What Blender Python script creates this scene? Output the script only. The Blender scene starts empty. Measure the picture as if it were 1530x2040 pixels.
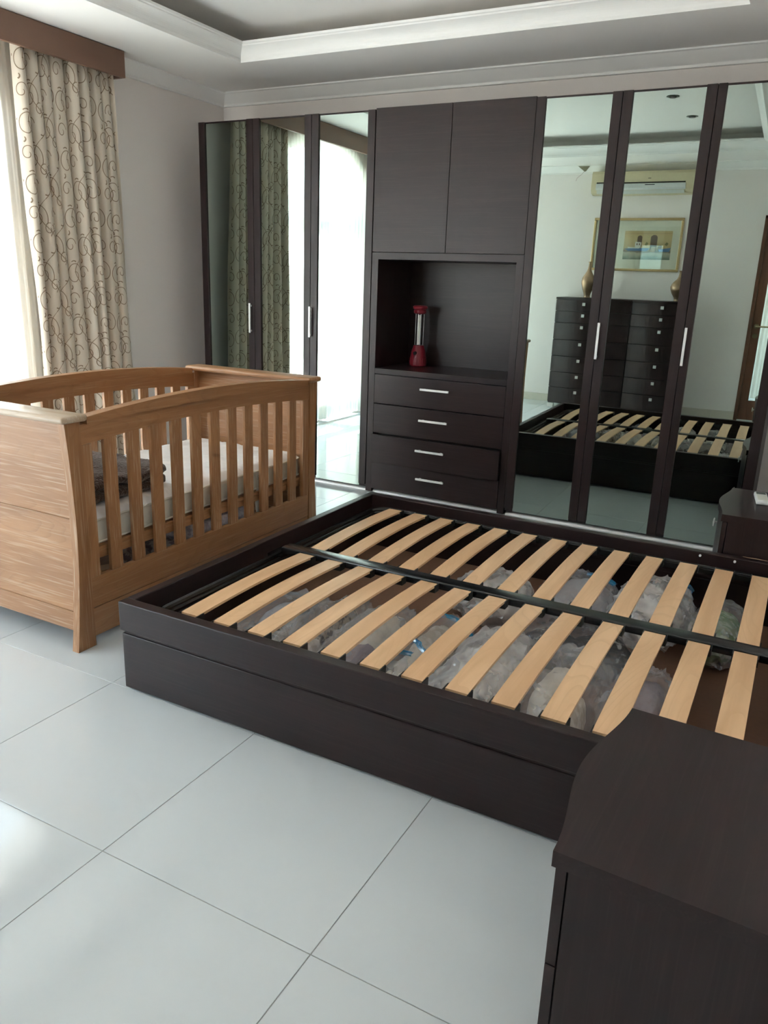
import bpy, bmesh, math, random
from mathutils import Vector, Matrix, noise
random.seed(7)
sc = bpy.context.scene
PI = math.pi
# ------------------------------------------------------------------ camera
cam_d = bpy.data.cameras.new('camera'); cam = bpy.data.objects.new('camera', cam_d)
sc.collection.objects.link(cam); sc.camera = cam
F_PX = 1554.04; YAW = 0.4833; PITCH = -0.2880; ROLL = 0.0367
cam_d.sensor_fit = 'HORIZONTAL'; cam_d.sensor_width = 36.0
cam_d.lens = F_PX / 1530.0 * 36.0
cam_d.clip_start = 0.02; cam_d.clip_end = 200
fw = Vector((-math.sin(YAW) * math.cos(PITCH), math.cos(YAW) * math.cos(PITCH), math.sin(PITCH)))
rt = Vector((math.cos(YAW), math.sin(YAW), 0)); up = rt.cross(fw)
r2 = rt * math.cos(ROLL) + up * math.sin(ROLL); u2 = -rt * math.sin(ROLL) + up * math.cos(ROLL)
m = Matrix((r2, u2, -fw)).transposed().to_4x4(); m.translation = Vector((0, 0, 1.35))
cam.matrix_world = m
# ------------------------------------------------------------------ light
sc.view_settings.view_transform = 'Standard'; sc.view_settings.look = 'None'
sc.view_settings.gamma = 1.0; sc.view_settings.use_curve_mapping = False
sc.view_settings.exposure = 0.5
cy = sc.cycles
cy.use_denoising = True; cy.max_bounces = 14; cy.diffuse_bounces = 7; cy.glossy_bounces = 8
cy.transmission_bounces = 8; cy.transparent_max_bounces = 24
cy.sample_clamp_indirect = 12.0; cy.blur_glossy = 0.6
w = bpy.data.worlds.new('sky'); sc.world = w; w.use_nodes = True
nt = w.node_tree; nt.nodes.clear()
out = nt.nodes.new('ShaderNodeOutputWorld'); bg = nt.nodes.new('ShaderNodeBackground')
tc = nt.nodes.new('ShaderNodeTexCoord'); sx = nt.nodes.new('ShaderNodeSeparateXYZ')
rp = nt.nodes.new('ShaderNodeValToRGB')
nt.links.new(tc.outputs['Generated'], sx.inputs[0]); nt.links.new(sx.outputs['Z'], rp.inputs[0])
e = rp.color_ramp.elements
# straight down .. horizon .. zenith (value 0 of z sits at ramp 0, below is clamped)
e[0].position = 0.0; e[0].color = (0.80, 0.78, 0.70, 1)
e[1].position = 1.0; e[1].color = (0.55, 0.75, 1.0, 1)
k = e.new(0.03); k.color = (0.76, 0.91, 1.0, 1)
k = e.new(0.45); k.color = (0.60, 0.82, 1.0, 1)
nt.links.new(rp.outputs[0], bg.inputs[0]); bg.inputs[1].default_value = 9.0
nt.links.new(bg.outputs[0], out.inputs[0])

def portal(name, loc, sy, sz, rot):
    l = bpy.data.lights.new(name, 'AREA'); l.shape = 'RECTANGLE'; l.size = sy; l.size_y = sz
    l.cycles.is_portal = True
    o = bpy.data.objects.new(name, l); sc.collection.objects.link(o)
    o.location = loc; o.rotation_euler = rot
WINS = [(1.62, 3.12), (-0.28, 1.02)]          # the two arched windows of the left wall, y ranges
for i, (a, b) in enumerate(WINS):
    portal('window_daylight_portal', (-4.30, (a + b) / 2, 1.27), 2.5, b - a, (0, -PI / 2, 0))
portal('fill_window_portal', (-3.62, -.72, 1.3), 0.7, 2.0, (PI / 2, 0, PI))  # guides sky light through the added back wall window
portal('hall_daylight_portal', (1.45, -1.7, 1.4), 1.4, 1.0, (0, PI / 2, 0))
sun_d = bpy.data.lights.new('sun', 'SUN'); sun_d.energy = 70.0; sun_d.angle = math.radians(.6); sun_d.color = (.90, .96, 1.0)
sun = bpy.data.objects.new('sun', sun_d); sc.collection.objects.link(sun); sun.rotation_euler = (math.radians(3), math.radians(-18), 0)

# ------------------------------------------------------------------ materials
MATS = {}
def newmat(name):
    mt = bpy.data.materials.new(name); mt.use_nodes = True
    n = mt.node_tree.nodes; p = n['Principled BSDF']; MATS[name] = mt
    return mt, mt.node_tree, p
def setp(p, col=None, rough=None, metal=None, spec=None, coat=None, ior=None):
    if col is not None: p.inputs['Base Color'].default_value = (*col, 1)
    if rough is not None: p.inputs['Roughness'].default_value = rough
    if metal is not None: p.inputs['Metallic'].default_value = metal
    if spec is not None: p.inputs['Specular IOR Level'].default_value = spec
    if coat is not None: p.inputs['Coat Weight'].default_value = coat
    if ior is not None: p.inputs['IOR'].default_value = ior
def simple(name, col, rough=.5, metal=0, spec=.5, nscale=40, namt=.06, bump=0.0, coat=0):
    """one colour with a little procedural mottling and optional fine relief"""
    mt, t, p = newmat(name); setp(p, col, rough, metal, spec, coat)
    tc = t.nodes.new('ShaderNodeTexCoord'); nz = t.nodes.new('ShaderNodeTexNoise')
    nz.inputs['Scale'].default_value = nscale; nz.inputs['Detail'].default_value = 4
    t.links.new(tc.outputs['Object'], nz.inputs['Vector'])
    mx = t.nodes.new('ShaderNodeMix'); mx.data_type = 'RGBA'
    mx.inputs[6].default_value = (*[c * (1 - namt) for c in col], 1)
    mx.inputs[7].default_value = (*[min(1, c * (1 + namt)) for c in col], 1)
    t.links.new(nz.outputs['Fac'], mx.inputs[0]); t.links.new(mx.outputs[2], p.inputs['Base Color'])
    if bump:
        b = t.nodes.new('ShaderNodeBump'); b.inputs['Strength'].default_value = bump; b.inputs['Distance'].default_value = .002
        t.links.new(nz.outputs['Fac'], b.inputs['Height']); t.links.new(b.outputs[0], p.inputs['Normal'])
    return mt
def wood(name, c1, c2, c3, axis, rough=.45, scale=1.0, stretch=14, bump=.12, coat=0, spec=.5, pore=0.5):
    """grain along `axis` (0,1,2): streaks from stretched noise, bands from a distorted wave"""
    mt, t, p = newmat(name); setp(p, c1, rough, 0, spec, coat)
    N = t.nodes.new; L = t.links.new
    tc = N('ShaderNodeTexCoord'); oi = N('ShaderNodeObjectInfo')
    ad = N('ShaderNodeVectorMath'); ad.operation = 'ADD'
    sclr = N('ShaderNodeVectorMath'); sclr.operation = 'SCALE'; sclr.inputs[3].default_value = 3.0
    cb = N('ShaderNodeCombineXYZ'); L(oi.outputs['Random'], cb.inputs[0]); L(oi.outputs['Random'], cb.inputs[1]); L(oi.outputs['Random'], cb.inputs[2])
    L(cb.outputs[0], sclr.inputs[0]); L(tc.outputs['Object'], ad.inputs[0]); L(sclr.outputs[0], ad.inputs[1])
    mp = N('ShaderNodeMapping'); s = [stretch * scale] * 3; s[axis] = scale
    mp.inputs['Scale'].default_value = s; L(ad.outputs[0], mp.inputs['Vector'])
    n1 = N('ShaderNodeTexNoise'); n1.inputs['Scale'].default_value = 1.3; n1.inputs['Detail'].default_value = 6; n1.inputs['Distortion'].default_value = .6
    L(mp.outputs[0], n1.inputs['Vector'])
    mp2 = N('ShaderNodeMapping'); s = [160 * scale] * 3; s[axis] = 5 * scale; mp2.inputs['Scale'].default_value = s
    L(ad.outputs[0], mp2.inputs['Vector'])
    n2 = N('ShaderNodeTexNoise'); n2.inputs['Scale'].default_value = 1.0; n2.inputs['Detail'].default_value = 3; L(mp2.outputs[0], n2.inputs['Vector'])
    # cathedral rings: noise contour lines
    mp3 = N('ShaderNodeMapping'); s = [4.5 * scale] * 3; s[axis] = .9 * scale; mp3.inputs['Scale'].default_value = s
    L(ad.outputs[0], mp3.inputs['Vector'])
    n3 = N('ShaderNodeTexNoise'); n3.inputs['Scale'].default_value = 1.0; n3.inputs['Detail'].default_value = 1.5; L(mp3.outputs[0], n3.inputs['Vector'])
    mu = N('ShaderNodeMath'); mu.operation = 'MULTIPLY'; mu.inputs[1].default_value = 26; L(n3.outputs['Fac'], mu.inputs[0])
    fr = N('ShaderNodeMath'); fr.operation = 'FRACT'; L(mu.outputs[0], fr.inputs[0])
    r1 = N('ShaderNodeValToRGB'); r1.color_ramp.elements[0].position = .35; r1.color_ramp.elements[1].position = .68
    r1.color_ramp.elements[0].color = (*c2, 1); r1.color_ramp.elements[1].color = (*c1, 1); L(n1.outputs['Fac'], r1.inputs[0])
    r3 = N('ShaderNodeValToRGB'); r3.color_ramp.elements[0].position = 0; r3.color_ramp.elements[1].position = .35
    r3.color_ramp.elements[0].color = (1, 1, 1, 1); r3.color_ramp.elements[1].color = (0, 0, 0, 1); L(fr.outputs[0], r3.inputs[0])
    m1 = N('ShaderNodeMix'); m1.data_type = 'RGBA'; L(r1.outputs[0], m1.inputs[6]); m1.inputs[7].default_value = (*c2, 1)
    f1 = N('ShaderNodeMath'); f1.operation = 'MULTIPLY'; f1.inputs[1].default_value = .55; L(r3.outputs[0], f1.inputs[0]); L(f1.outputs[0], m1.inputs[0])
    r2_ = N('ShaderNodeValToRGB'); r2_.color_ramp.elements[0].position = .52; r2_.color_ramp.elements[1].position = .72
    r2_.color_ramp.elements[0].color = (0, 0, 0, 1); r2_.color_ramp.elements[1].color = (1, 1, 1, 1); L(n2.outputs['Fac'], r2_.inputs[0])
    f2 = N('ShaderNodeMath'); f2.operation = 'MULTIPLY'; f2.inputs[1].default_value = pore; L(r2_.outputs[0], f2.inputs[0])
    m2 = N('ShaderNodeMix'); m2.data_type = 'RGBA'; L(m1.outputs[2], m2.inputs[6]); m2.inputs[7].default_value = (*c3, 1); L(f2.outputs[0], m2.inputs[0])
    L(m2.outputs[2], p.inputs['Base Color'])
    b = N('ShaderNodeBump'); b.inputs['Strength'].default_value = bump; b.inputs['Distance'].default_value = .001
    L(n2.outputs['Fac'], b.inputs['Height']); L(b.outputs[0], p.inputs['Normal'])
    return mt

WALL = simple('wall_paint', (.82, .77, .74), .75, nscale=3, namt=.025)
CEIL = simple('ceiling_paint', (.88, .855, .825), .8, nscale=2, namt=.015)
MOULD = simple('moulding_plaster', (.88, .87, .85), .6, nscale=5, namt=.02)
GROUT = simple('grout', (.42, .42, .40), .9)
BASEB = simple('baseboard_tile', (.62, .59, .51), .25, nscale=30, namt=.05)
def tile_mat():
    mt, t, p = newmat('polished_tile'); setp(p, (.70, .715, .70), .07, 0, .6)
    N = t.nodes.new; L = t.links.new
    tc = N('ShaderNodeTexCoord'); n = N('ShaderNodeTexNoise'); n.inputs['Scale'].default_value = 1.7; n.inputs['Detail'].default_value = 3
    L(tc.outputs['Object'], n.inputs['Vector'])
    mr = N('ShaderNodeMapRange'); mr.inputs[1].default_value = .3; mr.inputs[2].default_value = .75; mr.inputs[3].default_value = .05; mr.inputs[4].default_value = .13
    L(n.outputs['Fac'], mr.inputs[0]); L(mr.outputs[0], p.inputs['Roughness'])
    oi = N('ShaderNodeObjectInfo'); mx = N('ShaderNodeMix'); mx.data_type = 'RGBA'
    mx.inputs[6].default_value = (.585, .62, .64, 1); mx.inputs[7].default_value = (.605, .64, .66, 1)
    L(oi.outputs['Random'], mx.inputs[0]); L(mx.outputs[2], p.inputs['Base Color'])
    b = N('ShaderNodeBump'); b.inputs['Strength'].default_value = .02; b.inputs['Distance'].default_value = .01
    n2 = N('ShaderNodeTexNoise'); n2.inputs['Scale'].default_value = 4; L(tc.outputs['Object'], n2.inputs['Vector'])
    L(n2.outputs['Fac'], b.inputs['Height']); L(b.outputs[0], p.inputs['Normal'])
    return mt
TILE = tile_mat()
D1, D2, D3 = (.0235, .0115, .0118), (.016, .0077, .0080), (.034, .018, .0185)
WENGE_X = wood('wenge_grain_x', D1, D2, D3, 0, spec=.38, rough=.36, stretch=20, bump=.15, pore=.5)
WENGE_Y = wood('wenge_grain_y', D1, D2, D3, 1, spec=.38, rough=.36, stretch=20, bump=.15, pore=.5)
WENGE_Z = wood('wenge_grain_z', D1, D2, D3, 2, spec=.38, rough=.36, stretch=20, bump=.15, pore=.5)
O1, O2, O3 = (.36, .175, .074), (.26, .115, .043), (.43, .28, .16)
OAK_X = wood('oak_grain_x', O1, O2, (.52, .37, .25), 0, rough=.42, stretch=7, bump=.25, pore=.5)
OAK_Y = wood('oak_grain_y', O1, O2, O3, 1, rough=.42, stretch=9, bump=.25, pore=.38)
OAK_CAP = wood('glare_oak', (.50, .40, .31), (.40, .29, .20), (.60, .52, .44), 0, rough=.26, stretch=9, bump=.1, pore=.5)  # near crib cap only: window glare put into a paler colour
OAK_Z = wood('oak_grain_z', O1, O2, (.50, .36, .24), 2, rough=.42, stretch=9, bump=.4, pore=.62)
BIRCH = wood('birch_grain', (.76, .50, .295), (.61, .37, .20), (.70, .45, .26), 1, rough=.42, stretch=10, bump=.04, pore=.3)
MDF = simple('brown_board', (.26, .14, .09), .55, nscale=60, namt=.1)
BLACKM = simple('black_painted_steel', (.008, .008, .009), .22, spec=.6)
BLACKP = simple('black_plastic', (.010, .010, .010), .45)
CHROME = simple('brushed_aluminium', (.86, .86, .85), .38, metal=.25, nscale=200)
WHITEP = simple('white_plastic', (.75, .76, .74), .35)
PELMET = simple('brown_pelmet_laminate', (.175, .094, .062), .45, nscale=12, namt=.06)
BROWNDOOR = wood('brown_door_wood', (.17, .075, .045), (.12, .05, .03), (.20, .10, .06), 2, rough=.35, stretch=12, bump=.05, pore=.3)
def mirror_mat():
    mt, t, p = newmat('mirror_silver'); setp(p, (.56, .64, .60), .0, 1.0)
    N = t.nodes.new; L = t.links.new
    tc = N('ShaderNodeTexCoord'); n = N('ShaderNodeTexNoise'); n.inputs['Scale'].default_value = 2
    L(tc.outputs['Object'], n.inputs['Vector'])
    mx = N('ShaderNodeMix'); mx.data_type = 'RGBA'
    mx.inputs[6].default_value = (.425, .50, .46, 1); mx.inputs[7].default_value = (.445, .52, .48, 1)
    L(n.outputs['Fac'], mx.inputs[0]); L(mx.outputs[2], p.inputs['Base Color'])
    return mt
MIRROR = mirror_mat()
def mix_transp(name, fac, build):
    mt = bpy.data.materials.new(name); mt.use_nodes = True; t = mt.node_tree; t.nodes.clear()
    N = t.nodes.new; L = t.links.new
    o = N('ShaderNodeOutputMaterial'); mx = N('ShaderNodeMixShader'); tr = N('ShaderNodeBsdfTransparent')
    sh, f = build(t)
    L(tr.outputs[0], mx.inputs[1]); L(sh, mx.inputs[2])
    if f is None: mx.inputs[0].default_value = fac
    else: L(f, mx.inputs[0])
    L(mx.outputs[0], o.inputs[0]); return mt
def b_sheer(t):
    N = t.nodes.new; L = t.links.new
    d = N('ShaderNodeBsdfDiffuse'); d.inputs[0].default_value = (.88, .86, .80, 1)
    tl = N('ShaderNodeBsdfTranslucent'); tl.inputs[0].default_value = (.90, .88, .82, 1)
    m = N('ShaderNodeMixShader'); m.inputs[0].default_value = .62; L(d.outputs[0], m.inputs[1]); L(tl.outputs[0], m.inputs[2])
    # fine weave seen obliquely closes up: facing drives opacity
    lw = N('ShaderNodeLayerWeight'); lw.inputs[0].default_value = .35
    mr = N('ShaderNodeMapRange'); mr.inputs[3].default_value = .74; mr.inputs[4].default_value = .98
    L(lw.outputs['Facing'], mr.inputs[0])
    return m.outputs[0], mr.outputs[0]
SHEER = mix_transp('sheer_voile', .5, b_sheer)
def b_glass(t):
    N = t.nodes.new; g = N('ShaderNodeBsdfGlossy'); g.inputs['Roughness'].default_value = .01; g.inputs[0].default_value = (.95, 1, 1, 1)
    lw = N('ShaderNodeLayerWeight'); lw.inputs[0].default_value = .5
    pw = N('ShaderNodeMath'); pw.operation = 'POWER'; pw.inputs[1].default_value = 4.0; t.links.new(lw.outputs['Facing'], pw.inputs[0])
    mr = N('ShaderNodeMapRange'); mr.inputs[3].default_value = .045; mr.inputs[4].default_value = .8; t.links.new(pw.outputs[0], mr.inputs[0])
    return g.outputs[0], mr.outputs[0]
GLASS = mix_transp('window_glass', .1, b_glass)
def film(name, opac, tint, rough=.12):
    def b(t):
        N = t.nodes.new; L = t.links.new
        g = N('ShaderNodeBsdfGlossy'); g.inputs['Roughness'].default_value = rough; g.inputs[0].default_value = (.9, .92, .95, 1)
        d = N('ShaderNodeBsdfDiffuse'); d.inputs[0].default_value = (*tint, 1)
        tc = N('ShaderNodeTexCoord'); nz = N('ShaderNodeTexNoise'); nz.inputs['Scale'].default_value = 9; nz.inputs['Detail'].default_value = 3
        L(tc.outputs['Object'], nz.inputs['Vector'])
        bp = N('ShaderNodeBump'); bp.inputs['Strength'].default_value = .6; bp.inputs['Distance'].default_value = .02
        L(nz.outputs['Fac'], bp.inputs['Height']); L(bp.outputs[0], g.inputs['Normal'])
        m = N('ShaderNodeMixShader'); m.inputs[0].default_value = .70; L(g.outputs[0], m.inputs[1]); L(d.outputs[0], m.inputs[2])
        mr = N('ShaderNodeMapRange'); mr.inputs[1].default_value = .3; mr.inputs[2].default_value = .7
        mr.inputs[3].default_value = opac * .45; mr.inputs[4].default_value = min(1, opac * 1.5)
        L(nz.outputs['Fac'], mr.inputs[0])
        return m.outputs[0], mr.outputs[0]
    return mix_transp(name, opac, b)
FILM = film('clear_plastic_film', .30, (.86, .87, .92))
FILMW = film('milky_plastic_film', .5, (.92, .93, .96))
FILMB = film('blue_zip_film', .95, (.03, .42, .80))
def pattern_cloth(name, c1, c2, scale=30, thr=.5, rough=.85, kind='noise'):
    mt, t, p = newmat(name); setp(p, c1, rough); N = t.nodes.new; L = t.links.new
    tc = N('ShaderNodeTexCoord')
    if kind == 'voronoi': n = N('ShaderNodeTexVoronoi'); o = 'Distance'
    else: n = N('ShaderNodeTexNoise'); o = 'Fac'
    n.inputs['Scale'].default_value = scale; L(tc.outputs['Object'], n.inputs['Vector'])
    r = N('ShaderNodeValToRGB'); r.color_ramp.elements[0].position = thr - .05; r.color_ramp.elements[1].position = thr + .05
    r.color_ramp.elements[0].color = (*c1, 1); r.color_ramp.elements[1].color = (*c2, 1)
    L(n.outputs[o], r.inputs[0]); L(r.outputs[0], p.inputs['Base Color'])
    b = N('ShaderNodeBump'); b.inputs['Strength'].default_value = .3; b.inputs['Distance'].default_value = .004
    L(n.outputs[o], b.inputs['Height']); L(b.outputs[0], p.inputs['Normal'])
    return mt

# ------------------------------------------------------------------ mesh helpers
def V(*a): return Vector(a)
def box(bm, x0, x1, y0, y1, z0, z1, bev=0.0, seg=1):
    if x1 < x0: x0, x1 = x1, x0
    if y1 < y0: y0, y1 = y1, y0
    vs = [bm.verts.new(c) for c in ((x0, y0, z0), (x1, y0, z0), (x1, y1, z0), (x0, y1, z0), (x0, y0, z1), (x1, y0, z1), (x1, y1, z1), (x0, y1, z1))]
    fs = [bm.faces.new([vs[i] for i in f]) for f in ((0, 3, 2, 1), (4, 5, 6, 7), (0, 1, 5, 4), (1, 2, 6, 5), (2, 3, 7, 6), (3, 0, 4, 7))]
    if bev > 0:
        ed = list({e for f in fs for e in f.edges})
        bmesh.ops.bevel(bm, geom=ed, offset=bev, segments=seg, affect='EDGES', profile=.5)
def prism(bm, pts, axis, a0, a1):
    """closed outline pts (2-D) pulled along axis from a0 to a1; 2-D order is the two other axes"""
    def mk(p, a):
        c = [p[0], p[1]]; c.insert(axis, a); return bm.verts.new(c)
    A = [mk(p, a0) for p in pts]; B = [mk(p, a1) for p in pts]; n = len(pts)
    bm.faces.new(A); bm.faces.new(B[::-1])
    for i in range(n): bm.faces.new((A[i], B[i], B[(i + 1) % n], A[(i + 1) % n]))
def ribbon_solid(bm, lo, hi, axis, a0, a1):
    """solid between two polylines lo and hi (same length), pulled along axis: quads only, good for curved boards"""
    def mk(p, a):
        c = [p[0], p[1]]; c.insert(axis, a); return bm.verts.new(c)
    L0 = [mk(p, a0) for p in lo]; H0 = [mk(p, a0) for p in hi]; L1 = [mk(p, a1) for p in lo]; H1 = [mk(p, a1) for p in hi]
    for i in range(len(lo) - 1):
        for q in ((L0, H0), (H1, L1)): bm.faces.new((q[0][i], q[0][i + 1], q[1][i + 1], q[1][i]))
        bm.faces.new((H0[i], H0[i + 1], H1[i + 1], H1[i])); bm.faces.new((L0[i + 1], L0[i], L1[i], L1[i + 1]))
    for i in (0, -1): bm.faces.new((L0[i], H0[i], H1[i], L1[i]))
def lathe(bm, prof, c=(0, 0, 0), seg=24):
    rings = []
    for r, z in prof:
        rings.append([bm.verts.new((c[0] + r * math.cos(2 * PI * i / seg), c[1] + r * math.sin(2 * PI * i / seg), c[2] + z)) for i in range(seg)])
    for a, b in zip(rings, rings[1:]):
        for i in range(seg): bm.faces.new((a[i], a[(i + 1) % seg], b[(i + 1) % seg], b[i]))
    bm.faces.new(rings[0][::-1]); bm.faces.new(rings[-1])
def tube(bm, pts, r, seg=8, closed=False):
    pts = [Vector(p) for p in pts]; n = len(pts); rings = []
    for i, p in enumerate(pts):
        a = pts[(i - 1) % n] if (closed or i) else p; b = pts[(i + 1) % n] if (closed or i < n - 1) else p
        t = (b - a).normalized(); s = t.cross(Vector((0, 0, 1)))
        if s.length < 1e-3: s = t.cross(Vector((0, 1, 0)))
        s.normalize(); u = s.cross(t)
        rings.append([bm.verts.new(p + (s * math.cos(2 * PI * k / seg) + u * math.sin(2 * PI * k / seg)) * r) for k in range(seg)])
    m = n if closed else n - 1
    for i in range(m):
        a, b = rings[i], rings[(i + 1) % n]
        for k in range(seg): bm.faces.new((a[k], a[(k + 1) % seg], b[(k + 1) % seg], b[k]))
    if not closed: bm.faces.new(rings[0][::-1]); bm.faces.new(rings[-1])
def NB(): return bmesh.new()
def wloc(o):
    v = Vector((0, 0, 0))
    while o is not None: v = v + o.location; o = o.parent
    return v
def obj(name, bm, mat, parent=None, smooth=False, at=None, local=False, angle=35):
    """link bm as ONE object. World coordinates unless local; `at` sets the origin."""
    bmesh.ops.recalc_face_normals(bm, faces=bm.faces)
    o0 = Vector(at) if at is not None else (wloc(parent) if parent is not None else Vector((0, 0, 0)))
    if not local: bmesh.ops.translate(bm, vec=-o0, verts=bm.verts)
    me = bpy.data.meshes.new(name); bm.to_mesh(me); bm.free()
    if smooth:
        for p in me.polygons: p.use_smooth = True
        if angle: 
            try: me.set_sharp_from_angle(angle=math.radians(angle))
            except Exception: pass
    if mat is not None:
        for mm in (mat if isinstance(mat, (list, tuple)) else [mat]): me.materials.append(mm)
    o = bpy.data.objects.new(name, me); sc.collection.objects.link(o)
    if parent is not None: o.parent = parent
    if not local: o.location = o0 - (wloc(parent) if parent is not None else Vector((0, 0, 0)))
    elif at is not None: o.location = at
    return o
def thing(name, label, cat, loc=(0, 0, 0), rz=0.0, group=None):
    o = bpy.data.objects.new(name, None); sc.collection.objects.link(o); o.empty_display_size = .05
    o.location = loc; o.rotation_euler = (0, 0, rz); return tag(o, label, cat, group)
def tag(o, label, cat, group=None):
    o['label'] = label; o['category'] = cat
    if group: o['group'] = group
    return o
def struct(name, bm, mat, **k):
    o = obj(name, bm, mat, **k); o['kind'] = 'structure'; return o
def dup(o, parent=None, loc=None):
    c = o.copy(); sc.collection.objects.link(c)
    if parent is not None: c.parent = parent
    if loc is not None: c.location = loc
    return c
def dup_tree(o, parent=None, loc=None):
    c = dup(o, parent, loc)
    for ch in list(o.children): dup_tree(ch, c)
    return c
# ================================================================== ROOM
XL, XR, YB, YF = -4.11, 0.27, -0.50, 5.04        # left (window) wall, right wall, back wall behind the camera, wardrobe wall
ZS, ZU = 2.613, 2.80                             # soffit height, upper ceiling
bm = NB(); box(bm, XL - .25, XR + .2, YB - .2, YF + .2, -.10, -.0022); floor = struct('floor', bm, GROUT)
tx = [-1.3095 + .6025 * k for k in range(-6, 5)]; ty = [1.0910 + .5975 * k for k in range(-5, 9)]
G = .0009
for i in range(len(tx) - 1):
    for j in range(len(ty) - 1):
        x0, x1, y0, y1 = max(tx[i], XL), min(tx[i + 1], XR), max(ty[j], YB), min(ty[j + 1], YF)
        if x1 - x0 < .02 or y1 - y0 < .02: continue
        bm = NB(); box(bm, x0 + G, x1 - G, y0 + G, y1 - G, -.0021, 0, .0007)
        obj('tile', bm, TILE, floor, at=((x0 + x1) / 2, (y0 + y1) / 2, 0))
def wall_with_arches(name, x0, x1, y0, y1, z1, wins, sill, spring, rise):
    bm = NB(); cur = y0
    for a, b in sorted(wins):
        box(bm, x0, x1, cur, a, 0, z1); cur = b
        n = 24; c = (a + b) / 2; h = (b - a) / 2
        lo = [(a + (b - a) * i / n, spring + rise * math.sqrt(max(0, 1 - ((a + (b - a) * i / n - c) / h) ** 2))) for i in range(n + 1)]
        hi = [(p[0], z1) for p in lo]; ribbon_solid(bm, lo, hi, 0, x0, x1)
    box(bm, x0, x1, cur, y1, 0, z1); return struct(name, bm, WALL)
SPR, RISE = 2.16, .37
wall_with_arches('wall_left', XL - .22, XL, YB - .2, YF + .2, ZU + .1, WINS, 0, SPR, RISE)
bm = NB(); box(bm, XL, XR + .2, YF, YF + .2, 0, ZU + .1); struct('wall_front', bm, WALL)
bm = NB(); box(bm, XR, XR + .2, YB - .2, YF, 0, ZU + .1); struct('wall_right', bm, WALL)
DX0, DX1, DZ = -.47, .24, 2.10
WX0, WX1, WZ0, WZ1 = -3.97, -3.28, .35, 2.30
bm = NB(); box(bm, XL, WX0, YB - .2, YB, 0, ZU + .1); box(bm, WX1, DX0, YB - .2, YB, 0, ZU + .1); box(bm, WX0, WX1, YB - .2, YB, 0, WZ0); box(bm, WX0, WX1, YB - .2, YB, WZ1, ZU + .1); box(bm, DX1, XR, YB - .2, YB, 0, ZU + .1); box(bm, DX0, DX1, YB - .2, YB, DZ, ZU + .1)
struct('wall_back', bm, WALL)
# ceiling: soffit ring, light trough behind the lip, upper field
TX0, TX1, TY0, TY1 = -3.39, -.486, .22, 4.33
TR = .26
bm = NB()
box(bm, XL, TX0, YB, YF, ZS, ZS + .02); box(bm, TX1, XR, YB, YF, ZS, ZS + .02)
box(bm, TX0, TX1, YB, TY0, ZS, ZS + .02); box(bm, TX0, TX1, TY1, YF, ZS, ZS + .02)
box(bm, TX0 - TR - .03, TX0 - TR, TY0 - TR, TY1 + TR, ZS + .02, ZU); box(bm, TX1 + TR, TX1 + TR + .03, TY0 - TR, TY1 + TR, ZS + .02, ZU)
box(bm, TX0 - TR, TX1 + TR, TY0 - TR - .03, TY0 - TR, ZS + .02, ZU); box(bm, TX0 - TR, TX1 + TR, TY1 + TR, TY1 + TR + .03, ZS + .02, ZU)
box(bm, XL, XR, YB, YF, ZU, ZU + .1)
struct('ceiling', bm, CEIL)
def sweep_rect(bm, rect, prof, inward=1):
    x0, x1, y0, y1 = rect; rings = []
    for d, z in prof:
        d *= inward
        rings.append([bm.verts.new(c) for c in ((x0 + d, y0 + d, z), (x1 - d, y0 + d, z), (x1 - d, y1 - d, z), (x0 + d, y1 - d, z))])
    n = len(rings)
    for i in range(n):
        a, b = rings[i], rings[(i + 1) % n]
        for k in range(4): bm.faces.new((a[k], a[(k + 1) % 4], b[(k + 1) % 4], b[k]))
prof = [(0, ZS - .004), (.006, ZS - .004), (.010, ZS + .006)]
for i in range(9):
    a = i / 8; prof.append((.012 + .052 * a ** 1.6, ZS + .010 + .060 * a + .006 * math.sin(a * PI)))
prof += [(.066, ZS + .076), (.074, ZS + .080), (.076, ZS + .092), (.060, ZS + .094), (.055, ZS + .080), (.0, ZS + .02)]
bm = NB(); sweep_rect(bm, (TX0, TX1, TY0, TY1), prof); struct('trim_1', bm, MOULD)
# wall cornice, one length per wall
CP = [(0, ZS), (.105, ZS), (.105, ZS - .008), (.096, ZS - .011)]
for i in range(9):
    a = i / 8; CP.append((.092 - .066 * a - .012 * math.sin(a * PI), ZS - .012 - .050 * a - .010 * math.sin(a * PI)))
CP += [(.022, ZS - .066), (.022, ZS - .080), (0, ZS - .080)]
def cornice(name, wall, a0, a1, m0, m1):
    bm = NB(); A = []; B = []
    for d, z in CP:
        s0 = a0 + (d if m0 else 0); s1 = a1 - (d if m1 else 0)
        if wall == 'front': A.append((s0, YF - d, z)); B.append((s1, YF - d, z))
        if wall == 'back': A.append((s0, YB + d, z)); B.append((s1, YB + d, z))
        if wall == 'left': A.append((XL + d, s0, z)); B.append((XL + d, s1, z))
        if wall == 'right': A.append((XR - d, s0, z)); B.append((XR - d, s1, z))
    A = [bm.verts.new(p) for p in A]; B = [bm.verts.new(p) for p in B]; n = len(A)
    for i in range(n): bm.faces.new((A[i], A[(i + 1) % n], B[(i + 1) % n], B[i]))
    bm.faces.new(A); bm.faces.new(B[::-1]); struct(name, bm, MOULD)
PEL0, PEL1 = -.45, 3.872
cornice('trim_2', 'front', XL, XR, 1, 1); cornice('trim_3', 'back', XL + .215, XR, 0, 1)
cornice('trim_4', 'left', PEL1 + .002, YF, 0, 1); cornice('trim_5', 'right', YB, YF, 1, 1)
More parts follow.
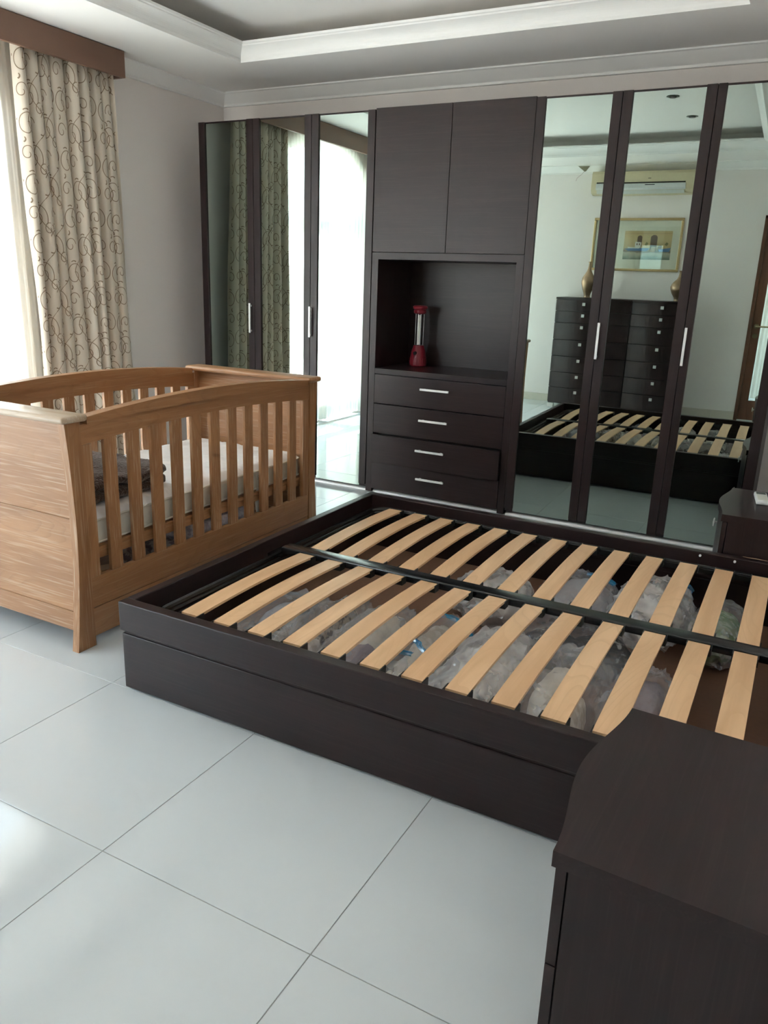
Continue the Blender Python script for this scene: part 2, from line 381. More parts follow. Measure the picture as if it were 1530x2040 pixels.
# tiled skirting, one piece per tile
def skirt(name, segs, fn):
    root = None
    for a, b in segs:
        bm = NB(); fn(bm, a + .001, b - .001)
        if root is None: root = struct(name, bm, BASEB)
        else: obj('skirting_tile', bm, BASEB, root)
skirt('baseboard_back', 
      [(-4.1, -3.7195), (-3.7195, -3.117), (-3.117, -2.5145), (-2.5145, -1.912), (-1.912, -1.3095), (-1.3095, -.707), (-.707, DX0 - .001)],
      lambda b, s, e: box(b, s, e, YB, YB + .010, 0, .085, .001))
skirt('baseboard_left', [(3.14, 3.48), (3.48, 4.08), (4.08, 4.42)], lambda b, s, e: box(b, XL, XL + .010, s, e, 0, .085, .001))

# ------------------------------------------------------------------ arched windows
WFR = simple('window_frame_wood', (.20, .13, .09), .4)
for n_, (a, b) in enumerate(WINS):
    bm = NB(); X0, X1 = XL - .17, XL - .11; c = (a + b) / 2; h = (b - a) / 2
    n = 24
    def arc(ins):
        return [(a + ins + (b - a - 2 * ins) * i / n, SPR + (RISE - ins) * math.sqrt(max(0, 1 - ((a + ins + (b - a - 2 * ins) * i / n - c) / (h - ins)) ** 2))) for i in range(n + 1)]
    ribbon_solid(bm, arc(.06), arc(.0), 0, X0, X1)
    box(bm, X0, X1, a, a + .06, 0, SPR); box(bm, X0, X1, b - .06, b, 0, SPR)
    box(bm, X0 - .01, X1 + .01, a + .06, b - .06, 1.74, 1.87, .004)
    box(bm, X0, X1, a + .06, b - .06, 0, .12); 
    win = struct('window_%d' % (n_ + 1), bm, WFR)
    # fanlight bars, meeting stiles
    for yy in (a + (b - a) / 3, a + 2 * (b - a) / 3):
        bm = NB(); box(bm, X0 + .015, X1 - .015, yy - .014, yy + .014, 1.87, SPR + RISE * .88); obj('glazing_bar', bm, WFR, win)
    for yy in (c - .036, c + .036):
        bm = NB(); box(bm, X0, X1, yy - .035, yy + .035, .12, 1.74, .003); obj('door_stile', bm, WFR, win)
    for (u, v) in ((a + .06, c - .071), (c + .071, b - .06)):
        bm = NB(); box(bm, XL - .142, XL - .138, u, v, .12, 1.74); obj('pane', bm, GLASS, win)
        bm = NB(); box(bm, X0 + .01, X1 - .01, u, v, .62, .68, .002); obj('glazing_bar', bm, WFR, win)
    bm = NB(); ribbon_solid(bm, [(p[0], 1.87) for p in arc(.06)], arc(.06), 0, XL - .142, XL - .138); obj('pane', bm, GLASS, win)
bm = NB(); ya, yb = YB - .15, YB - .10
box(bm, WX0, WX0 + .05, ya, yb, WZ0, WZ1); box(bm, WX1 - .05, WX1, ya, yb, WZ0, WZ1); box(bm, WX0 + .05, WX1 - .05, ya, yb, WZ0, WZ0 + .05); box(bm, WX0 + .05, WX1 - .05, ya, yb, WZ1 - .05, WZ1)
win = struct('window_3', bm, WFR)  # unseen window, added to bring fill light in from the back wall
bm = NB(); box(bm, WX0 + .05, WX1 - .05, ya + .01, yb - .01, 1.50, 1.55); obj('glazing_bar', bm, WFR, win)
for z0, z1 in ((WZ0 + .05, 1.50), (1.55, WZ1 - .05)):
    bm = NB(); box(bm, WX0 + .05, WX1 - .05, ya + .02, ya + .024, z0, z1); obj('pane', bm, GLASS, win)
# balcony outside: slab and parapet that the light comes over, slab deepened to bounce light onto the ceiling
bm = NB(); box(bm, -8.0, XL - .22, -3, 7.5, -.12, -.02); 
struct('balcony_floor', bm, simple('balcony_tile', (.66, .64, .60), .6))
bm = NB(); box(bm, -8.1, -8.0, -3, 7.5, -.12, .95); struct('balcony_wall', bm, simple('balcony_paint', (.75, .72, .66), .7))
# bedroom door with glass, back wall (seen in the mirror)
bm = NB(); box(bm, DX0, DX0 + .035, YB - .14, YB + .012, 0, DZ, .002); box(bm, DX1 - .035, DX1, YB - .14, YB + .012, 0, DZ, .002); box(bm, DX0, DX1, YB - .14, YB + .012, DZ - .035, DZ, .002)
door = struct('door_1', bm, BROWNDOOR)
bm = NB(); y0, y1 = YB - .05, YB - .01; a, b = DX0 + .036, DX1 - .036
box(bm, a, a + .085, y0, y1, .008, DZ - .037, .002); box(bm, b - .085, b, y0, y1, .008, DZ - .037, .002)
box(bm, a + .085, b - .085, y0, y1, .008, .22, .002); box(bm, a + .085, b - .085, y0, y1, DZ - .14, DZ - .037, .002)
leaf = obj('door_leaf', bm, BROWNDOOR, door)
bm = NB(); box(bm, a + .085, b - .085, YB - .032, YB - .028, .22, DZ - .14); obj('door_glass', bm, GLASS, leaf)
bm = NB(); tube(bm, [(a + .045, YB - .01, 1.0), (a + .045, YB + .045, 1.0), (a + .06, YB + .05, 1.0), (a + .16, YB + .05, 1.0)], .009)
for zz in (1.0, .90):
    tube(bm, [(a + .045, YB - .009, zz), (a + .045, YB + .002, zz)], .026, 20)
obj('door_handle', bm, simple('brass', (.55, .45, .28), .25, metal=1), leaf, smooth=True)
bm = NB(); tube(bm, [(a + .40, YB + .0, .09), (a + .40, YB + .035, .09)], .014, 12); tube(bm, [(a + .40, YB + .035, .09), (a + .40, YB + .045, .09)], .018, 12)
obj('door_stop', bm, BLACKP, leaf, smooth=True)
# sheer across the lobby side of the door glass, as the mirror shows it
bm = NB(); n = 40
R = []
for i in range(n + 1):
    x = a + .09 + (b - a - .18) * i / n; y = YB - .062 + .008 * math.sin(i * 1.7)
    R.append((bm.verts.new((x, y, .24)), bm.verts.new((x, y, DZ - .15))))
for p, q in zip(R, R[1:]): bm.faces.new((p[0], q[0], q[1], p[1]))
obj('door_net_curtain', bm, SHEER, leaf, smooth=True)

# hall beyond the glass door
HALL = simple('hall_paint', (.70, .70, .66), .7)
bm = NB(); hx0, hx1, hy0, hy1 = -1.3, 1.3, -2.6, YB - .2
box(bm, hx0 - .1, hx0, hy0, hy1, 0, 2.6); box(bm, hx1, hx1 + .1, hy0, -2.2, 0, 2.6); box(bm, hx1, hx1 + .1, -1.2, hy1, 0, 2.6); box(bm, hx1, hx1 + .1, -2.2, -1.2, 0, .7); box(bm, hx1, hx1 + .1, -2.2, -1.2, 2.1, 2.6); box(bm, hx0, hx1, hy0, hy1, 2.6, 2.7)
box(bm, hx0, hx1, hy0 - .1, hy0, 0, 2.6)
struct('wall_hall', bm, HALL)
bm = NB(); box(bm, hx0, hx1, hy0, hy1, -.10, 0); struct('floor_hall', bm, TILE)
# ------------------------------------------------------------------ pelmet, curtains
pel = thing('curtain_pelmet', 'brown laminate box pelmet over the sheer and patterned curtains', 'pelmet', (XL, 2.0, 2.46))
bm = NB(); box(bm, -3.925, -3.90, PEL0, PEL1, 2.466, ZS - .003, .0015); obj('fascia_board', bm, PELMET, pel)
for y0, y1 in ((PEL1 - .02, PEL1), (PEL0, PEL0 + .02)):
    bm = NB(); box(bm, XL + .002, -3.9255, y0, y1, 2.466, ZS - .003, .0015); obj('end_board', bm, PELMET, pel)
for xx in (-4.078, -3.985):
    bm = NB(); box(bm, xx - .012, xx + .012, PEL0 + .03, PEL1 - .03, 2.575, 2.595); obj('curtain_track', bm, WHITEP, pel)

CLOTH, ct, cp = newmat('curtain_taffeta'); setp(cp, (.60, .53, .44), .55, 0, .4)
cp.inputs['Sheen Weight'].default_value = .15
nz = ct.nodes.new('ShaderNodeTexNoise'); tcn = ct.nodes.new('ShaderNodeTexCoord'); ct.links.new(tcn.outputs['Object'], nz.inputs['Vector'])
nz.inputs['Scale'].default_value = 9; nz.inputs['Detail'].default_value = 6
bpn = ct.nodes.new('ShaderNodeBump'); bpn.inputs['Strength'].default_value = .35; bpn.inputs['Distance'].default_value = .012
ct.links.new(nz.outputs['Fac'], bpn.inputs['Height']); ct.links.new(bpn.outputs[0], cp.inputs['Normal'])
THREAD = simple('embroidery_thread', (.20, .135, .08), .6)
NF = 8
def curtain_pt(s, z):
    """s 0..1 along the hem, z height; returns a point of the room-side face"""
    k = (2.57 - z) / 2.55                                  # 0 top, 1 hem
    ys = 3.165 + .005 * math.sin(k * 3); ye = 3.850 + .085 * k
    ph = NF * 2 * PI * (s + .012 * math.sin(7 * s * PI) + .010 * math.sin(2.1 * z + 9 * s))
    w = math.sin(ph); amp = (.034 + .018 * min(1, k * 2.2)) * (.8 + .35 * math.sin(11.3 * s + 1.1))
    y = ys + (ye - ys) * s - .0165 * math.cos(ph) * (.8 + .2 * k) 
    x = -3.985 + amp * (w + .10 * math.sin(2 * ph + 1.0)) + .006 * noise.noise(Vector((s * 9, z * 2.2, 3)))
    if k < .05: x += 0
    return Vector((x, y, z))
def cloth_obj(name, fn, n, zs, mat, parent):
    bm = NB(); prev = None
    for i in range(n + 1):
        col = [bm.verts.new(fn(i / n, z)) for z in zs]
        if prev:
            for j in range(len(zs) - 1): bm.faces.new((prev[j], col[j], col[j + 1], prev[j + 1]))
        prev = col
    return obj(name, bm, mat, parent, smooth=True, angle=None)
cur = thing('patterned_curtain', 'beige pleated curtain embroidered with brown scrolls, drawn to the wall beside the wardrobe', 'curtain', (-4.0, 3.5, 0.02))
ZC = [2.57 - 2.55 * i / 60 for i in range(61)]
cloth_obj('cloth', curtain_pt, 260, ZC, CLOTH, cur)
# embroidery: scroll strokes laid in cloth coordinates (metres along the cloth, metres up), raised 1 mm
NS = 1400; arc_s = [0.0]; pp = curtain_pt(0, 1.3)
for i in range(1, NS + 1):
    q = curtain_pt(i / NS, 1.3); arc_s.append(arc_s[-1] + (q - pp).length); pp = q
LEN = arc_s[-1]
import bisect
def s_of(u):
    i = min(NS - 1, max(0, bisect.bisect(arc_s, u) - 1)); d = arc_s[i + 1] - arc_s[i]
    return (i + (u - arc_s[i]) / (d if d > 0 else 1)) / NS
def on_cloth(u, z):
    s = min(.999, max(.001, s_of(u))); p = curtain_pt(s, z); a = curtain_pt(min(1, s + .0008), z) - curtain_pt(max(0, s - .0008), z)
    b = Vector((0, 0, 1)); nrm = a.cross(b).normalized()
    return p, nrm
bm = NB()
def stroke(pts, w0):
    prev = None; n = len(pts)
    for i, (u, z) in enumerate(pts):
        if not (.01 < u < LEN - .01 and .06 < z < 2.54): prev = None; continue
        a = pts[max(0, i - 1)]; b = pts[min(n - 1, i + 1)]
        du, dz = b[0] - a[0], b[1] - a[1]; l = math.hypot(du, dz) or 1; nx, nz_ = -dz / l, du / l
        wd = w0 * (1 if i < n - 6 else .5 + .5 * (n - 1 - i) / 6) / 2
        p1, n1 = on_cloth(u + nx * wd, z + nz_ * wd); p2, n2 = on_cloth(u - nx * wd, z - nz_ * wd)
        cur2 = (bm.verts.new(p1 + n1 * .0012), bm.verts.new(p2 + n2 * .0012))
        if prev: bm.faces.new((prev[0], prev[1], cur2[1], cur2[0]))
        prev = cur2
def spiral(cx, cz, r, a0, turns, flip=1, tail=0.0):
    P = []
    n = int(26 * turns) + 6
    for i in range(n + 1):
        t = i / n; rr = r * (1 - .80 * t ** 1.1); a = a0 + flip * 2 * PI * turns * t
        P.append((cx + rr * math.cos(a) * .95, cz + rr * math.sin(a) * 1.35))
    return P
KS = 1.15; CW, CH = .165 * KS, .27 * KS
for ci in range(-1, int(LEN / CW) + 2):
    for ri in range(-1, 10):
        u0 = ci * CW; z0 = .02 + ri * CH + (.5 * CH if ci % 2 else 0)
        # main vine with curls branching off both sides, and leaf ticks
        P = [(u0 + KS * (.095 + .040 * math.sin(2 * PI * t)), z0 + CH * t) for t in [i / 40 for i in range(41)]]; stroke(P, .0042)
        for (a_, b_, r_, an, tn, fl) in ((.052, .185, .044, -.5, 1.35, 1), (.142, .070, .040, 2.7, 1.3, -1), (.148, .205, .024, 3.6, 1.15, -1), (.040, .060, .026, .2, 1.1, 1), (.100, .130, .020, 1.2, 1.0, 1)):
            stroke(spiral(u0 + KS * a_, z0 + KS * b_, KS * r_ * 1.12, an, tn, fl), .0042)
        for (lu, lz, an) in ((.125, .13, 1.0), (.06, .25, 2.2), (.095, .02, -.8), (.15, .15, 2.0), (.03, .11, .4)):
            stroke([(u0 + KS * lu + .026 * t * math.cos(an + t), z0 + KS * lz + .026 * t * math.sin(an + t)) for t in (0, .25, .5, .75, 1)], .009)
obj('embroidery', bm, THREAD, cur, smooth=True, angle=None)

def sheer_pt(y0, y1, nf, seed):
    def f(s, z):
        k = (2.57 - z) / 2.55
        g = .25 * math.sin(5 * s + seed)
        ph = nf * 2 * PI * (s + .008 * math.sin(13 * s + seed)) + g
        am = .010 + .016 * min(1, k * 1.5)
        x = -4.078 + .8 * am * math.sin(ph) * (.75 + .3 * math.sin(17 * s + seed)) + .004 * math.sin(ph * 2.3 + 2 * z)
        return Vector((x, y0 + (y1 - y0) * s + .012 * k * math.sin(9 * s + 3 * seed) * math.sin(s * PI), z))
    return f
ZSH = [2.57 - 2.54 * i / 26 for i in range(27)]
for y0, y1, nf, seed, lab in ((1.30, 3.235, 26, 1.0, 'white sheer voile curtain glowing beside the patterned curtain'),
                              (-.40, 1.27, 22, 2.3, 'white sheer voile curtain over the window nearer the back wall')):
    sh = thing('sheer_curtain', lab, 'curtain', (-4.058, (y0 + y1) / 2, .03))
    cloth_obj('cloth', sheer_pt(y0, y1, nf, seed), 340, ZSH, SHEER, sh)

STRIP = simple('satin_aluminium', (.88, .88, .87), .45, metal=.3)
# ================================================================== WARDROBE WALL
YW = 4.405; ZT = 2.312
DW = [(-3.800, -3.353), (-3.353, -2.905), (-2.905, -2.457)]
DE = [(-1.483, -1.035), (-1.035, -.587), (-.587, -.139)]
def mirror_door(root, x0, x1, sl, sr, hx, yaw=0.0, tilt=0.0, lab=None):
    cx = (x0 + x1) / 2; cz = 1.17
    zb, zt = .030, ZT - .004; g = .0015
    xx0, xx1 = x0 + g - cx, x1 - g - cx
    bm = NB()
    box(bm, xx0 + .001, xx1 - .001, .0015, .018, zb - cz, zt - cz)
    d = obj('mirror_door', bm, WENGE_Z, root, local=True); d.location = Vector((cx, YW, cz)) - wloc(root)
    d.rotation_euler = (tilt, 0, yaw)
    for s0, s1 in ((xx0, xx0 + sl), (xx1 - sr, xx1)):
        bm = NB(); box(bm, s0, s1, -.010, .0012, .018 + zb - cz, zt - cz, .0012); obj('stile', bm, WENGE_Z, d, local=True)
    bm = NB(); box(bm, xx0 + sl + .0004, xx1 - sr - .0004, 0, .0013, zb + .002 - cz, zt - .010 - cz)
    obj('mirror', bm, MIRROR, d, local=True)
    if hx is not None:
        bm = NB(); hx -= cx
        box(bm, hx - .0065, hx + .0065, -.034, -.026, .978 - cz, 1.173 - cz, .001)
        for zz in (.985, 1.150): box(bm, hx - .0045, hx + .0045, -.026, -.0102, zz - cz, zz + .012 - cz)
        obj('handle', bm, CHROME, d, local=True)
    return d
wl = thing('mirrored_wardrobe', 'dark wardrobe with three mirrored doors at the curtain end of the row', 'wardrobe', (-3.13, 4.72, 0))
wr = thing('mirrored_wardrobe', 'dark wardrobe with three mirrored doors right of the drawer cabinet', 'wardrobe', (-.81, 4.72, 0))
for root, a, b in ((wl, -3.800, -2.4585), (wr, -1.4815, -.139)):
    bm = NB(); box(bm, a, b, YW + .024, YF - .005, .03, ZT - .002, .001); obj('carcass', bm, WENGE_Z, root)
    bm = NB(); box(bm, a + .01, b - .01, YW + .06, YF - .02, 0, .03); obj('plinth', bm, BLACKP, root)
mirror_door(wl, *DW[0], .050, .050, -3.381)
mirror_door(wl, *DW[1], .050, .050, None)
mirror_door(wl, *DW[2], .050, .050, -2.897)
mirror_door(wr, *DE[0], .0495, .050, None, .0145, .0027)
mirror_door(wr, *DE[1], .050, .050, -1.025, -.005, .0027)
mirror_door(wr, *DE[2], .040, .050, -.576, .0145, .0027)
# central cabinet
cab = thing('drawer_cabinet', 'tall dark wood cabinet with two cupboard doors, open niche and four drawers', 'cabinet', (-1.97, 4.72, 0))
A, B = -2.4555, -1.4845; yf = YW - .006
NX0, NX1 = -2.412, -1.528; NZ0, NZ1 = .817, 1.475; NY = 4.86
for a_, b_ in ((A, NX0), (NX1, B)):
    bm = NB(); box(bm, a_, b_, yf, YF - .01, .006, 1.514, .0008); obj('side_panel', bm, WENGE_Z, cab)
bm = NB(); box(bm, A, B, yf + .022, YF - .01, 1.5165, ZT, .0008); obj('upper_carcass', bm, WENGE_Z, cab)
bm = NB(); prism(bm, [(A, 1.5145), (NX0 - .0006, NZ1), (NX1 + .0006, NZ1), (B, 1.5145)], 1, yf - .0006, yf + .02)
box(bm, NX0, NX1, yf + .02, NY, NZ1, 1.514); obj('niche_lintel', bm, WENGE_X, cab)
bm = NB(); box(bm, NX0, NX1, NY, NY + .02, NZ0 - .02, NZ1 + .02); obj('niche_back', bm, WENGE_X, cab)
bm = NB(); box(bm, NX0 + .0005, NX1 - .0005, yf, NY - .0005, .783, NZ0, .0008); obj('niche_shelf', bm, WENGE_X, cab)
bm = NB(); box(bm, NX0 + .001, NX1 - .001, yf + .03, NY, .03, .05); box(bm, NX0 + .001, NX1 - .001, yf + .05, yf + .06, .05, .78); obj('drawer_case', bm, BLACKP, cab)
for x0, x1 in ((A + .001, -1.9695), (-1.9665, B - .001)):
    bm = NB(); box(bm, x0, x1, yf - .0005, yf + .0205, 1.518, ZT + .002, .001); obj('cupboard_door', bm, WENGE_X, cab)
for z0, z1, dy, hz in ((.597, .779, 0, .714), (.404, .591, 0, .520), (.211, .396, -.030, .333), (.030, .205, -.004, .145)):
    bm = NB(); box(bm, NX0 + .002, NX1 - .002, yf + dy - .001, yf + dy + .019, z0, z1, .001); dr = obj('drawer', bm, WENGE_X, cab)
    if dy < -.01:
        bm = NB(); box(bm, NX0 + .02, NX1 - .02, yf + dy + .0195, yf + .30, z0 + .02, z1 - .02); obj('drawer_box', bm, BLACKP, dr)
    bm = NB(); box(bm, -2.077, -1.884, yf + dy - .030, yf + dy - .022, hz - .0065, hz + .0065, .001)
    for xx in (-2.060, -1.913): box(bm, xx, xx + .012, yf + dy - .022, yf + dy - .0012, hz - .004, hz + .004)
    obj('handle', bm, CHROME, dr)
# pale base strip along the floor under doors and drawers
for root, a, b, y in ((wl, -3.798, -2.460, YW + .012), (wr, -1.480, -.141, YW + .012), (cab, NX0 + .002, NX1 - .002, YW + .012)):
    bm = NB(); ribbon_solid(bm, [(y, .0004), (y + .004, .0004), (y + .012, .0004), (y + .030, .0004)], [(y, .004), (y + .004, .012), (y + .012, .017), (y + .030, .019)], 0, a, b)
    obj('base_strip', bm, STRIP, root, smooth=True)
# rechargeable lantern in the niche
RED = simple('dark_red_plastic', (.20, .006, .016), .35)
LX, LY = -2.265, 4.72
lan = thing('lantern', 'red rechargeable lantern with a clear tube standing in the cabinet niche', 'lantern', (LX, LY, NZ0))
bm = NB(); lathe(bm, [(.050, 0), (.055, .004), (.056, .03), (.052, .06), (.045, .10), (.036, .125), (.034, .135)], (LX, LY, NZ0 + .0005), 28); obj('base', bm, RED, lan, smooth=True)
bm = NB()
for i in range(14):
    a = PI + PI * (i + .5) / 14
    box(bm, LX + .0555 * math.cos(a) - .001, LX + .0555 * math.cos(a) + .001, LY + .0555 * math.sin(a) - .001, LY + .0555 * math.sin(a) + .001, NZ0 + .012, NZ0 + .055)
obj('grip_ribs', bm, RED, lan)
bm = NB(); tube(bm, [(LX, LY - .046, NZ0 + .088), (LX, LY - .058, NZ0 + .086)], .011, 16); obj('switch', bm, BLACKP, lan, smooth=True)
bm = NB(); lathe(bm, [(.030, .0), (.030, .20)], (LX, LY, NZ0 + .135), 24); obj('clear_tube', bm, GLASS, lan, smooth=True)
bm = NB(); lathe(bm, [(.008, .0), (.008, .19)], (LX - .004, LY, NZ0 + .138), 14); obj('lamp_strip', bm, simple('fluorescent_tube', (.85, .82, .72), .3), lan, smooth=True)
for a in (.6, 2.5, 3.9, 5.4):
    bm = NB(); tube(bm, [(LX + .027 * math.cos(a), LY + .027 * math.sin(a), NZ0 + .134), (LX + .027 * math.cos(a), LY + .027 * math.sin(a), NZ0 + .337)], .0016, 6); obj('guard_rod', bm, CHROME, lan)
bm = NB(); lathe(bm, [(.033, 0), (.040, .006), (.041, .022), (.036, .028), (.046, .032), (.048, .046), (.040, .052)], (LX, LY, NZ0 + .335), 28); obj('cap', bm, RED, lan, smooth=True)
# ================================================================== DOUBLE BED FRAME
BX0, BX1, BY0, BY1, BZ = -1.849, .235, 1.680, 3.366, .3188
bed = thing('double_bed', 'dark brown double bed frame with bare slatted base and open storage box', 'bed', (-.8, 2.52, 0))
# near side: raised fascia over a plain lower board, shadow gap between
bm = NB(); box(bm, BX0, BX1, BY0, BY0 + .040, .217, BZ, .0035, 2); box(bm, BX0 + .016, BX1, BY0 + .007, BY0 + .030, .2085, .2165); obj('side_rail', bm, WENGE_X, bed)
bm = NB(); box(bm, BX0 + .008, BX1, BY0 + .002, BY0 + .030, .010, .208, .003, 2); obj("side_board", bm, WENGE_X, bed)
bm = NB(); box(bm, BX0, BX1, BY1 - .040, BY1, .217, BZ, .0035, 2); box(bm, BX0 + .012, BX1, BY1 - .03, BY1 - .004, .204, .217); obj('side_rail', bm, WENGE_X, bed)
bm = NB(); box(bm, BX0 + .008, BX1, BY1 - .030, BY1 - .002, .010, .203, .003, 2); obj('side_board', bm, WENGE_X, bed)
bm = NB(); box(bm, BX0, BX0 + .036, BY0 + .0405, BY1 - .0405, .217, BZ, .0035, 2); box(bm, BX0 + .006, BX0 + .03, BY0 + .0405, BY1 - .0405, .204, .217); obj('foot_rail', bm, WENGE_Y, bed)
bm = NB(); box(bm, BX0 + .010, BX0 + .034, BY0 + .0305, BY1 - .0305, .010, .203, .003, 2); obj('foot_board', bm, WENGE_Y, bed)
bm = NB(); box(bm, BX1 - .03, BX1, BY0 + .041, BY1 - .041, .01, BZ); obj('head_board', bm, WENGE_Y, bed)
for fx in (BX0 + .06, BX1 - .09):
    for fy in (BY0 + .06, BY1 - .09):
        bm = NB(); box(bm, fx, fx + .03, fy, fy + .03, 0, .039); obj('foot', bm, BLACKP, bed)
bm = NB(); box(bm, BX0 + .035, BX1 - .031, BY0 + .031, BY1 - .031, .040, .052); obj('storage_floor', bm, MDF, bed)
bm = NB(); box(bm, BX1 - .42, BX1 - .40, BY0 + .032, BY1 - .032, .0525, .17); obj('storage_divider', bm, MDF, bed)
# worn raw edge on the far rail
bm = NB(); pts = []
n = 40
lo = [(-.10 + .33 * i / n, BY1 - .0395 - .0) for i in range(n + 1)]
hi = [(x, y + .006 + .005 * noise.noise(Vector((x * 30, 0, 0))) + .003 * (i / n)) for i, (x, y) in enumerate(lo)]
ribbon_solid(bm, [(p[0], p[1] + .037) for p in lo], [(p[0], p[1] + .0355) for p in hi], 2, BZ - .002, BZ + .0006)
obj('worn_edge', bm, simple('raw_chipboard_edge', (.46, .30, .18), .8, nscale=120, namt=.2), bed)['label'] = 'bare light wood showing on the worn rail edge'
# steel slat frame: outer hoop with rounded corners, centre bar, side angle
def rrect(x0, x1, y0, y1, r, z, n=7):
    P = []
    for cx, cy_, a0 in ((x1 - r, y1 - r, 0), (x0 + r, y1 - r, 90), (x0 + r, y0 + r, 180), (x1 - r, y0 + r, 270)):
        for i in range(n + 1):
            a = math.radians(a0 + 90 * i / n); P.append((cx + r * math.cos(a), cy_ + r * math.sin(a), z))
    return P
FX0, FX1, FY0, FY1, FZ = -1.775, .165, 1.738, 3.300, .262
bm = NB(); tube(bm, rrect(FX0, FX1, FY0, FY1, .085, FZ), .0125, 8, closed=True); obj('steel_hoop', bm, BLACKM, bed, smooth=True)
bm = NB(); tube(bm, rrect(FX0 + .026, FX1 - .026, FY0 + .026, FY1 - .026, .065, FZ - .004), .006, 6, closed=True)
obj('inner_hoop', bm, BLACKM, bed, smooth=True)
CY0, CY1 = 2.4635, 2.527
bm = NB(); box(bm, FX0 + .013, FX1 - .013, CY0, CY1, .268, .298, .006, 3); obj('centre_bar', bm, BLACKM, bed, smooth=True)
bm = NB(); box(bm, BX0 + .037, FX0 + .03, CY0 - .02, CY1 + .02, .255, .267); obj('bar_bracket', bm, BLACKM, bed)
SP = .13425; SW = .0665
def slat_mesh(y0, y1):
    bm = NB(); n = 16; cy_ = (y0 + y1) / 2
    lo = [(y0 + (y1 - y0) * i / n, .2835 + .0105 * (1 - (2 * i / n - 1) ** 2)) for i in range(n + 1)]
    hi = [(p[0], p[1] + .009) for p in lo]; ribbon_solid(bm, lo, hi, 0, -SW / 2, SW / 2)
    bmesh.ops.bevel(bm, geom=[e for e in bm.edges if abs(e.verts[0].co.x - e.verts[1].co.x) < 1e-6 and len(e.link_faces) == 2 and e.calc_face_angle(0) > 1.2], offset=.0015, segments=1, affect='EDGES')
    bmesh.ops.translate(bm, vec=(0, -cy_, 0), verts=bm.verts); return bm, cy_
rows = ((1.772, 2.458, 1.760, CY0), (2.536, 3.228, CY1, 3.240))
for ri, (y0, y1, h0, h1) in enumerate(rows):
    bmx, cy_ = slat_mesh(y0, y1); first = None; fh = None
    for k in range(14):
        cx = -1.6285 + SP * k
        if first is None:
            first = obj('slat', bmx, BIRCH, bed, local=True); o = first
            fh = []
            for (u, v) in ((h0 + .001, y0 + .028), (y1 - .028, h1 - .001)):
                bm = NB(); u -= cy_; v -= cy_; g_ = SW / 2
                prism(bm, [(-g_ - .0045, .266), (g_ + .0045, .266), (g_ + .0045, .2935), (g_ + .0008, .2935), (g_ + .0008, .281), (-g_ - .0008, .281), (-g_ - .0008, .2935), (-g_ - .0045, .2935)], 1, u, v)
                fh.append(obj('slat_holder', bm, BLACKP, bed, local=True))
            hld = fh
        else:
            o = dup(first, bed); hld = [dup(h_, bed) for h_ in fh]
        jit = random.uniform(-.0015, .0015)
        o.location = Vector((cx + jit, cy_, 0)) - Vector((-.8, 2.52, 0)); 
        for h_ in hld: h_.location = Vector((cx, cy_, 0)) - Vector((-.8, 2.52, 0))
for u in (1.744, 3.243):
    bm = NB(); box(bm, FX0 + .10, FX1 - .10, u, u + .0165, .255, .2785, .001); obj('slat_bearer', bm, BLACKM, bed)
for xx in (-.258, -.125, .008):
    bm = NB(); tube(bm, [(xx, BY1 - .0405, .305), (xx, BY1 - .047, .305)], .005, 8); obj('bolt_head', bm, CHROME, bed)

# ------------------------------------------------------------------ stored bags
def blob(bm, c, r, seed, rough=.12, freq=9, sub=4, crease=0.0, squash=.35, floor_z=.0528, grow=0.0, rz=0):
    t = bmesh.new(); bmesh.ops.create_icosphere(t, subdivisions=sub, radius=1.0)
    cs, sn = math.cos(rz), math.sin(rz)
    for v in t.verts:
        p = v.co.copy(); d = p.normalized()
        q = Vector((d.x * r[0], d.y * r[1], d.z * r[2]))
        # pillow-like super-ellipse plan
        s = (abs(d.x) ** 3 + abs(d.y) ** 3 + 1e-6) ** (-1 / 3) * math.hypot(d.x, d.y) if math.hypot(d.x, d.y) > 1e-4 else 1
        q.x *= .55 + .45 * s; q.y *= .55 + .45 * s
        nz_ = noise.fractal(q * freq + Vector((seed * 7.1, seed * 3.3, seed)), 1.0, 2.1, 4)
        rg = 1 - abs(noise.noise(q * freq * 1.7 + Vector((seed, 9, seed * 2)))) * 2
        rg2 = 1 - abs(noise.noise(q * freq * 4.1 + Vector((3, seed, seed * 5)))) * 2
        k = 1 + rough * nz_ + crease * (max(0, rg) ** 3) + crease * .5 * max(0, rg2) ** 3 + grow
        q = Vector((q.x * k, q.y * k, q.z * k))
        q = Vector((q.x * cs - q.y * sn, q.x * sn + q.y * cs, q.z)) + Vector(c)
        if q.z < floor_z: q.z = floor_z + (.0006 * nz_ if grow == 0 else 0)
        v.co = q
    me = bpy.data.meshes.new('t'); t.to_mesh(me); t.free(); bm.from_mesh(me); bpy.data.meshes.remove(me)
CREAM = simple('cream_cloth', (.80, .75, .66), .9, nscale=25, namt=.08, bump=.3)
WHITEC = simple('white_cloth', (.86, .85, .84), .9, nscale=25, namt=.05, bump=.3)
GREYC = simple('grey_cloth', (.42, .42, .46), .9, nscale=25, namt=.1, bump=.3)
MAUVE = simple('mauve_cloth', (.34, .27, .32), .9, nscale=25, namt=.1, bump=.3)
LEOP = pattern_cloth('leopard_cloth', (.035, .025, .02), (.40, .33, .25), 42, .46)
ZEBRA = pattern_cloth('black_print_cloth', (.012, .012, .014), (.55, .55, .55), 36, .62)
GREENC = pattern_cloth('green_check_cloth', (.10, .22, .08), (.32, .40, .26), 30, .5)
BEIGEP = pattern_cloth('beige_print_cloth', (.62, .54, .44), (.80, .74, .66), 24, .5)
FLOORZ = .0528
